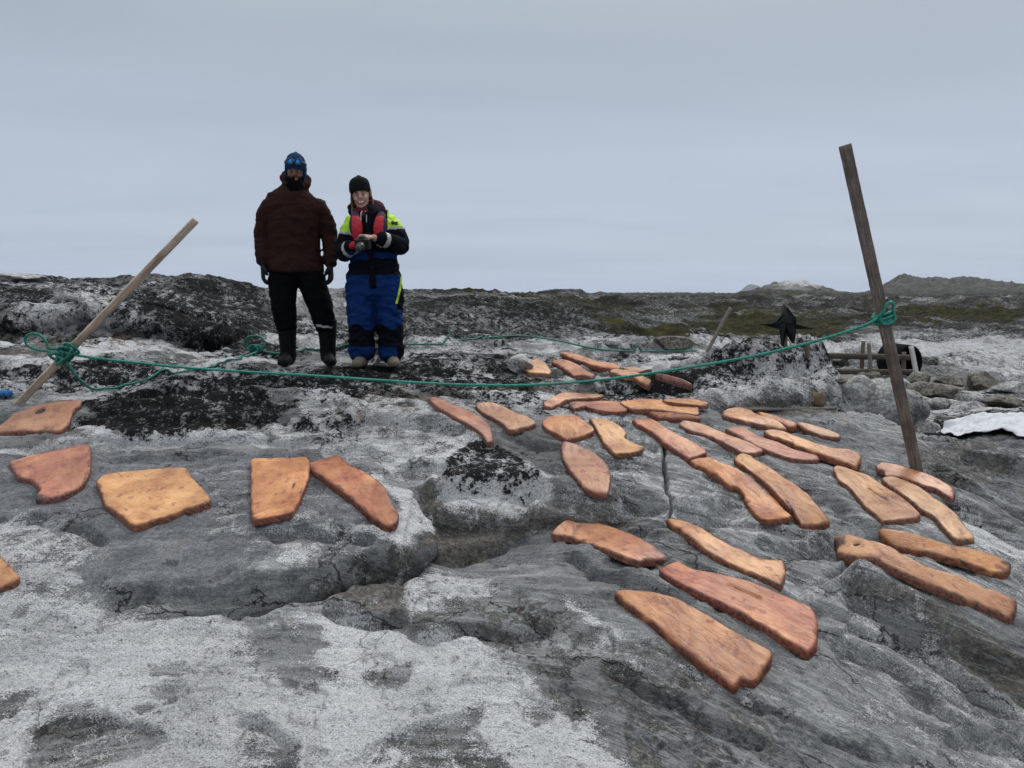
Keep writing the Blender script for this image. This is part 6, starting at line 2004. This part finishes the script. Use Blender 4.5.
remeshed('trousers', tr, 0.010, [BLACKT, REFL], man, 3, cloth_wrinkle(0.012, 5, 8, 311), z_tr)
for (ax_, tx, nm) in ((-0.195, -0.215, 'boot'), (0.165, 0.20, 'boot')):
    bt = [tube([(ax_, 0.01, 0.40), (ax_, 0.01, 0.30), (ax_, 0.015, 0.18), (ax_, 0.02, 0.08), (ax_, 0.02, 0.045)], [0.088, 0.084, 0.074, 0.072, 0.066], (1, 0, 0), 18),
          tube([(ax_, 0.075, 0.035), (ax_, 0.03, 0.05), (ax_ * 0.6 + tx * 0.4, -0.06, 0.055), (tx, -0.15, 0.048), (tx, -0.205, 0.040)], [(0.045, 0.038), (0.052, 0.052), (0.052, 0.056), (0.056, 0.048), (0.046, 0.036)], (1, 0, 0), 18)]
    remeshed(nm, bt, 0.009, [RUBBER, SOLE], man, 2, cloth_wrinkle(0.004, 8, 14, 317), lambda c, n: (c[:, 2] < 0.022).astype(float))
for x_, wp in ((-1, (-0.378, -0.05, 0.885)), (1, (0.214, -0.05, 0.885))):
    g = fingers(wp, (0.02 * x_, -0.10, -1), (-x_ * 0.9, 0.25, 0), (-x_ * 0.15, -1, 0), 0.205, 0.35, 0.12, 1.35)
    g.append(tube([Vector(wp) + Vector((0, 0.005, 0.05)), Vector(wp)], [0.045, 0.042]))
    remeshed('glove', g, 0.0052, GLOVE, man, 2)
# beanie and goggles
bn = [tube([q(0, 0.004, 0.128), q(0, 0.006, 0.160), q(0, 0.008, 0.195), q(0, 0.010, 0.228), q(0, 0.012, 0.252), q(0, 0.013, 0.262)],
           [(0.086, 0.108), (0.088, 0.110), (0.085, 0.106), (0.072, 0.090), (0.045, 0.058), (0.018, 0.024)], Mh @ Vector((1, 0, 0)), 24),
      tube([q(0, 0.010, 0.132), q(0, 0.010, 0.162)], [(0.091, 0.113), (0.092, 0.114)], Mh @ Vector((1, 0, 0)), 24)]
for k in (-1, 1):
    bn.append(tube([q(0.078 * k, 0.018, 0.15), q(0.078 * k, 0.02, 0.10), q(0.070 * k, 0.02, 0.04)], [(0.018, 0.045), (0.017, 0.048), (0.014, 0.04)], (1, 0, 0), 12))
remeshed('beanie', bn, 0.008, [BLUEKNIT], man, 2, cloth_wrinkle(0.003, 30, 20, 321))
go = empty('goggles', (0, 0, 0)); go.parent = man
t_ = NT('mirrored_lens')
co = t_.coord()
LENS = t_.principled(t_.mix(t_.noise(co, 8, 2), (0.02, 0.14, 0.42), (0.05, 0.34, 0.62)), 0.12, None, 0.8, **{'Metallic': 0.75})
FRAME = simple_mat('goggle_frame', (0.015, 0.03, 0.06), 0.4, 0.2, 20, 0.1, 100, 0.4)
gl = []
for k in (-1, 1):
    pts = [q(k * (0.036 + 0.033 * math.cos(a)), -0.110 + 0.035 * (abs(0.036 + 0.033 * math.cos(a) * 1) ** 2) * 12, 0.188 + 0.024 * math.sin(a)) for a in np.linspace(0, 2 * math.pi, 20, endpoint=False)]
    gl.append(tube(pts, 0.0055, (0, 1, 0), 8, True))
gl.append(tube([q(-0.01, -0.117, 0.192), q(0.01, -0.117, 0.192)], 0.006, (0, 0, 1), 8))
for k in (-1, 1):
    gl.append(tube(spline([q(k * 0.068, -0.095, 0.188), q(k * 0.090, -0.04, 0.178), q(k * 0.094, 0.03, 0.170)], 4), [(0.010, 0.003)] * 9, (0, 0, 1), 8))
V, F = merge(gl)
link_mesh('goggle_frame', V, F, FRAME, go)
for k in (-1, 1):
    bm = bmesh.new(); bmesh.ops.create_icosphere(bm, subdivisions=3, radius=1.0)
    V = [q(k * (0.036) + v.co.x * 0.032, -0.106 + 0.012 * abs(v.co.x * k + 0.3) * (1 if v.co.x * k > 0 else 0.4) + v.co.y * 0.010, 0.188 + v.co.z * 0.023) for v in bm.verts]
    F = [[v.index for v in f.verts] for f in bm.faces]
    bm.free()
    link_mesh('lens', V, F, LENS, go)

# ---------------------------------------------------------------- woman in the flotation suit
wpnt = hit(376, 367.5)
wloc = Vector((wpnt[0], wpnt[1], float(samp(Z, *wpnt))))
wom = empty('person', wloc)
tag(wom, 'shorter smiling person in black, yellow and blue survival suit holding a camera', 'person')
wom.scale = (0.94, 0.96, 0.985)
wom.rotation_euler = (0, 0, R(6))
Mw = Matrix.Rotation(R(-9), 3, 'Y') @ Matrix.Rotation(R(6), 3, 'X')
hc2 = Vector((-0.082, -0.035, 1.368))
HT, qw = head_tubes(hc2, Mw, 1.0)
rw = Vector((-0.175, -0.215, 1.035)); lw = Vector((0.015, -0.275, 1.10))      # wrists
body = list(HT)
body.append(tube([(0, 0, 0.80), (0, 0, 1.0), (-0.01, 0, 1.15), (-0.03, 0, 1.26), (-0.06, 0, 1.32)], [(0.15, 0.11), (0.15, 0.11), (0.16, 0.11), (0.14, 0.09), (0.07, 0.065)]))
body.append(tube(spline([(-0.17, 0, 1.24), (-0.25, 0.0, 1.02), rw], 4), [0.046, .045, .044, .043, .040, .036, .033, .030, .028]))
body.append(tube(spline([(0.13, 0, 1.24), (0.23, -0.02, 1.05), lw], 4), [0.046, .045, .044, .043, .040, .036, .033, .030, .028]))
for k in (-1, 1):
    body.append(tube([(0.04 * k, 0, 0.85), (0.12 * k, 0, 0.72), (0.13 * k, 0, 0.40), (0.13 * k, 0.01, 0.13)], [0.09, 0.08, 0.06, 0.045]))
body += fingers(rw, (0.75, -0.55, 0.12), (0.2, -0.1, -1), (0.4, 0.6, 0.4), 0.170, 0.75)
body += fingers(lw, (-0.85, -0.35, 0.10), (0.0, 0.35, -1), (0.1, -0.8, 0.35), 0.170, 0.75)
remeshed('body', body, 0.0068, [SKIN, LIPS, TEETH, BROWM, BEARD], wom, 2, None, face_zone(qw, Mw, hc2, 1.0, True, False))
eyes(qw, wom, 1.0, Mw)
# suit jacket
jk = [tube([(0.0, 0.01, 0.83), (0.0, 0.01, 0.90), (0.0, 0.01, 1.0), (-0.005, 0.005, 1.12), (-0.015, 0, 1.22), (-0.03, 0, 1.29), (-0.045, 0.005, 1.32), (-0.055, 0.015, 1.355)],
           [(0.210, 0.165), (0.208, 0.163), (0.210, 0.17), (0.215, 0.175), (0.212, 0.165), (0.185, 0.145), (0.13, 0.122), (0.10, 0.108)], (1, 0, 0), 28),
      tube(spline([(-0.160, 0.0, 1.25), (-0.225, 0.01, 1.13), (-0.258, -0.02, 1.00), (-0.225, -0.13, 1.00), rw], 3), [0.080, 0.084, 0.086, 0.086, 0.085, 0.084, 0.082, 0.08, 0.076, 0.072, 0.067, 0.061, 0.055]),
      tube(spline([(0.130, 0.0, 1.26), (0.200, 0.01, 1.16), (0.238, -0.03, 1.05), (0.16, -0.17, 1.07), (0.075, -0.25, 1.095)], 3), [0.080, 0.084, 0.087, 0.089, 0.089, 0.087, 0.084, 0.081, 0.077, 0.073, 0.068, 0.062, 0.055])]
# stand-up hood at the back of the neck
jk.append(tube([(-0.06 + 0.125 * math.cos(a), 0.045 + 0.10 * math.sin(a), 1.355 + 0.05 * math.sin(a)) for a in np.linspace(-0.5, math.pi + 0.5, 14)], [0.035, 0.042, .048, .053, .056, .058, .058, .058, .057, .055, .052, .048, .042, .035], (0, 0, 1), 12))


def z_suit(c, n):
    x, y, z = c[:, 0], c[:, 1], c[:, 2]
    m = np.zeros(len(c))
    # yellow shoulder panels
    rs_ = np.hypot(x - 0.19, z - 1.24)
    right = (x > 0.135) & (z < 1.34) & (z > 1.185 + 0.10 * (x - 0.2)) & (y < 0.10)
    left = (x < -0.170) & (z < 1.30) & (z > 1.135 + 0.16 * (-x - 0.2)) & (y < 0.10)
    m[right | left] = 1
    m[(x > 0.105) & (x < 0.118) & (z > 1.18) & (z < 1.27)] = 2                 # piping
    m[(x < -0.128) & (x > -0.145) & (z > 1.20) & (z < 1.28) & (y < 0)] = 1
    m[right & (z < 1.203 + 0.10 * (x - 0.2))] = 2
    m[left & (z < 1.156 + 0.16 * (-x - 0.2))] = 2
    # emblem-size dark badge on the sleeve
    m[(x > 0.165) & (x < 0.225) & (z > 1.222) & (z < 1.252) & (y < 0.0)] = 3
    # reflective cuffs
    p = c - np.array(rw); d_ = np.array([0.075, -0.085, 0.035]); d_ /= np.linalg.norm(d_)
    al_ = p @ d_
    rr_ = np.linalg.norm(p - al_[:, None] * d_, axis=1)
    m[(al_ > -0.075) & (al_ < -0.04) & (rr_ < 0.10) & (y < -0.09)] = 2
    l_ = np.array([0.075, -0.25, 1.095]); p = c - l_; d_ = np.array([-0.105, -0.08, 0.025]); d_ /= np.linalg.norm(d_)
    al_ = p @ d_
    rr_ = np.linalg.norm(p - al_[:, None] * d_, axis=1)
    m[(al_ > -0.075) & (al_ < -0.035) & (rr_ < 0.10) & (y < -0.1)] = 2
    # blue body below the chest
    m[(z < 0.985) & (np.abs(x) < 0.235) & (m == 0)] = 4
    m[(z < 0.905) & (z > 0.845) & (np.abs(x) < 0.24)] = 0
    m[(y > 0.03) & (z > 1.30) & (n[:, 1] < 0.25)] = 5
    return m


remeshed('suit_jacket', jk, 0.009, [SUIT_K, HIVIS, REFL, CAMM, SUIT_B, MAROON], wom, 3, cloth_wrinkle(0.013, 7, 11, 331), z_suit)
# suit trousers
tr = [tube([(0.0, 0.005, 0.92), (0.0, 0.005, 0.85), (0.0, 0.005, 0.74), (0.0, 0.0, 0.62)], [(0.212, 0.165), (0.228, 0.178), (0.238, 0.18), (0.215, 0.17)], (1, 0, 0), 24),
      tube(spline([(-0.110, 0, 0.80), (-0.118, -0.005, 0.58), (-0.118, -0.03, 0.38), (-0.124, -0.01, 0.22), (-0.126, 0.0, 0.10)], 3), [0.135, 0.140, 0.140, 0.138, 0.132, 0.126, 0.12, 0.118, 0.116, 0.116, 0.118, 0.118, 0.108]),
      tube(spline([(0.110, 0, 0.80), (0.118, -0.005, 0.58), (0.126, -0.01, 0.38), (0.138, 0.0, 0.22), (0.144, 0.0, 0.09)], 3), [0.135, 0.140, 0.140, 0.138, 0.132, 0.126, 0.12, 0.118, 0.116, 0.116, 0.118, 0.118, 0.108])]


def z_st(c, n):
    x, y, z = c[:, 0], c[:, 1], c[:, 2]
    m = np.zeros(len(c))
    m[(z < 0.355 + 0.03 * np.sin(x * 30)) & (z > 0.185) & (y < 0.02)] = 1
    m[(z > 0.80)] = 1
    m[(np.abs(x) < 0.030) & (z > 0.68)] = 1
    sx_ = 0.185 + 0.055 * np.sin((z - 0.54) / 0.28 * 1.5)
    m[(np.abs(x - sx_ - 0.012) < 0.009) & (z > 0.55) & (z < 0.80) & (y < 0.0)] = 2
    m[(x - sx_ > 0.024) & (z > 0.50) & (z < 0.80)] = 1
    m[(x > 0.20) & (z < 0.22)] = 1
    return m


remeshed('suit_trousers', tr, 0.009, [SUIT_B, SUIT_K, HIVIS], wom, 3, cloth_wrinkle(0.026, 6, 8, 341), z_st)
for (ax_, tx) in ((-0.118, -0.15), (0.145, 0.175)):
    bt = [tube([(ax_, 0.015, 0.17), (ax_, 0.015, 0.10), (ax_, 0.015, 0.05)], [0.062, 0.060, 0.056], (1, 0, 0), 18),
          tube([(ax_, 0.065, 0.036), (ax_, 0.02, 0.05), (ax_ * 0.5 + tx * 0.5, -0.07, 0.055), (tx, -0.15, 0.046), (tx, -0.19, 0.038)], [(0.042, 0.036), (0.050, 0.050), (0.052, 0.055), (0.055, 0.045), (0.044, 0.034)], (1, 0, 0), 18)]
    remeshed('boot', bt, 0.008, [BOOTB, SOLE], wom, 2, cloth_wrinkle(0.004, 10, 14, 347), lambda c, n: (c[:, 2] < 0.020).astype(float))
# life vest: two padded lobes, webbing, centre zip
lv = []
for k, x0 in ((-1, -0.135), (1, 0.075)):
    lv.append(tube(spline([(x0 + 0.01 * k, -0.10, 1.315), (x0 + 0.005 * k, -0.165, 1.26), (x0, -0.190, 1.19), (x0 - 0.012 * k, -0.195, 1.12), (x0 - 0.03 * k, -0.19, 1.085)], 3),
                   [(0.030, 0.02), (.036, .025), (.042, .028), (.048, .032), (.053, .036), (.056, .038), (.058, .040), (.057, .040), (.053, .038), (.047, .034), (.040, .03), (.032, .024), (.022, .018)], (1, 0, 0), 16))
remeshed('life_vest', lv, 0.008, [REDV, PURP], wom, 2, cloth_wrinkle(0.006, 12, 14, 351), lambda c, n: ((np.abs(c[:, 0] + 0.03) > 0.135) | (c[:, 2] > 1.285)).astype(float))
wb = [tube(spline([(-0.03, -0.16, 1.32), (-0.032, -0.185, 1.2), (-0.02, -0.185, 1.05), (-0.005, -0.178, 0.92), (0.0, -0.185, 0.78), (0.005, -0.185, 0.70)], 3), [(0.028, 0.007)] * 16, (1, 0, 0), 8),
      tube([(0.222 * math.cos(a), 0.01 + 0.178 * math.sin(a), 0.873) for a in np.linspace(0, 2 * math.pi, 28, endpoint=False)], [(0.028, 0.008)] * 28, (0, 0, 1), 8, True)]
remeshed('webbing', wb, 0.0065, [SUIT_K], wom, 1)
for dx in (-0.060, -0.012):
    V, F = tube(spline([(-0.055 + dx * 0.4, -0.115, 1.335), (dx - 0.03, -0.165, 1.30), (dx - 0.03, -0.185, 1.23)], 4), 0.0045, (1, 0, 0), 8)
    link_mesh('drawcord', V, F, REFL, wom)
# scarf, hair, beanie
sc = [tube([(-0.07 + 0.075 * math.cos(a), -0.01 + 0.08 * math.sin(a), 1.335 + 0.012 * math.sin(3 * a)) for a in np.linspace(0, 2 * math.pi, 20, endpoint=False)], [0.034] * 20, (0, 0, 1), 12, True),
      tube([(-0.06, -0.11, 1.325), (-0.048, -0.14, 1.29), (-0.042, -0.15, 1.27)], [(0.040, 0.02), (0.035, 0.02), (0.022, 0.014)], (1, 0, 0), 12)]
remeshed('scarf', sc, 0.008, [MAROON], wom, 2, cloth_wrinkle(0.006, 14, 16, 361))
hr = []
for k in (-1, 1):
    hr.append(tube(spline([qw(0.076 * k, 0.012, 0.15), qw(0.086 * k, 0.012, 0.08), qw(0.090 * k, 0.005, 0.01), qw(0.090 * k + (-0.012), -0.035, -0.045)], 4), [(0.009, 0.03)] * 4 + [(0.012, 0.030)] * 5 + [(0.014, 0.024)] * 3 + [(0.012, 0.018)], (1, 0, 0), 12))
hr.append(tube(spline([qw(-0.082, 0.03, 0.10), qw(-0.05, 0.095, 0.10), qw(0.05, 0.095, 0.10), qw(0.082, 0.03, 0.10)], 4), [(0.05, 0.014)] * 13, (0, 0, 1), 12))
remeshed('hair', hr, 0.007, [HAIR], wom, 2, cloth_wrinkle(0.004, 40, 6, 365))
bn = [tube([qw(0, 0.004, 0.138), qw(0, 0.008, 0.165), qw(0.003, 0.010, 0.200), qw(0.005, 0.012, 0.228), qw(0.006, 0.014, 0.248), qw(0.007, 0.015, 0.257)],
           [(0.088, 0.108), (0.092, 0.112), (0.090, 0.110), (0.076, 0.094), (0.048, 0.06), (0.02, 0.026)], Mw @ Vector((1, 0, 0)), 24),
      tube([qw(0, 0.010, 0.136), qw(0, 0.011, 0.176)], [(0.093, 0.113), (0.095, 0.115)], Mw @ Vector((1, 0, 0)), 24)]
remeshed('beanie', bn, 0.0075, [KNIT], wom, 2, cloth_wrinkle(0.004, 34, 14, 371))
# fingerless red glove on one hand
g = fingers(rw, (0.75, -0.55, 0.12), (0.2, -0.1, -1), (0.4, 0.6, 0.4), 0.176, 0.75, 0.1, 1.3)[:1]
dvec = Vector((0.75, -0.55, 0.12)).normalized()
g.append(tube([rw - dvec * 0.05, rw, rw + dvec * 0.06, rw + dvec * 0.095], [(0.044, 0.036), (0.042, 0.032), (0.050, 0.030), (0.046, 0.026)], (0.4, 0.6, 0.4), 14))
REDG = simple_mat('red_glove_knit', (0.30, 0.012, 0.02), 0.85, 0.3, 50, 0.5, 180, 0.15)
remeshed('glove', g, 0.006, REDG, wom, 1)

# camera in her hands
bpy.context.view_layer.update()
cpos = wom.matrix_basis @ Vector((-0.065, -0.325, 1.045))
camera_prop = empty('camera_held', cpos)
tag(camera_prop, 'small black camera held in front of the shorter person', 'camera')
camera_prop.rotation_euler = (R(20), 0, R(-10))


def rbox(name, c, sx, sy, sz, mat, parent, bev=0.006):
    bm = bmesh.new()
    bmesh.ops.create_cube(bm, size=1)
    for v in bm.verts: v.co = Vector((v.co.x * sx, v.co.y * sy, v.co.z * sz)) + Vector(c)
    bmesh.ops.bevel(bm, geom=list(bm.edges), offset=bev, segments=3, affect='EDGES', profile=0.6)
    me = bpy.data.meshes.new(name); bm.to_mesh(me); bm.free()
    me.materials.append(mat)
    o = bpy.data.objects.new(name, me); COL.objects.link(o); o.parent = parent
    return o


rbox('camera_body', (0, 0, 0), 0.125, 0.05, 0.085, CAMM, camera_prop)
rbox('viewfinder_hump', (0, 0.0, 0.052), 0.045, 0.045, 0.028, CAMM, camera_prop, 0.007)
V, F = tube([(0.005, -0.02, -0.005), (0.005, -0.06, -0.005), (0.005, -0.062, -0.005), (0.005, -0.10, -0.005)], [0.034, 0.034, 0.037, 0.037], (1, 0, 0), 24)
ln_ = link_mesh('lens_barrel', V, F, CAMM, camera_prop)
t_ = NT('lens_glass')
GL = t_.principled((0.015, 0.02, 0.03), 0.08, None, 0.8)
ball('lens_glass', (0.005, -0.118, -0.005), 0.027, GL, ln_, (1, 0.3, 1), 3)
# ------------------------------------------------------------------ thin sea air between here and the far hills
bm = bmesh.new()
bmesh.ops.create_cube(bm, size=1)
zmin, zmax = float(Z.min()) - 1.0, float(Z.max()) + 4.0
for v in bm.verts:
    v.co = Vector((v.co.x * 16000, v.co.y * 6100 + 3000, zmin if v.co.z < 0 else zmax))
me = bpy.data.meshes.new('haze'); bm.to_mesh(me); bm.free()
hz = bpy.data.objects.new('haze', me); COL.objects.link(hz)
hm = bpy.data.materials.new('thin_haze'); hm.use_nodes = True
hn = hm.node_tree; hn.nodes.clear()
ho = hn.nodes.new('ShaderNodeOutputMaterial')
hv = hn.nodes.new('ShaderNodeVolumePrincipled')
hv.inputs['Color'].default_value = (0.80, 0.88, 1.0, 1)
hv.inputs['Density'].default_value = 0.00007
hn.links.new(hv.outputs[0], ho.inputs['Volume'])
me.materials.append(hm)
tag(hz, 'thin pale haze over the far tundra', 'haze', None, 'stuff')
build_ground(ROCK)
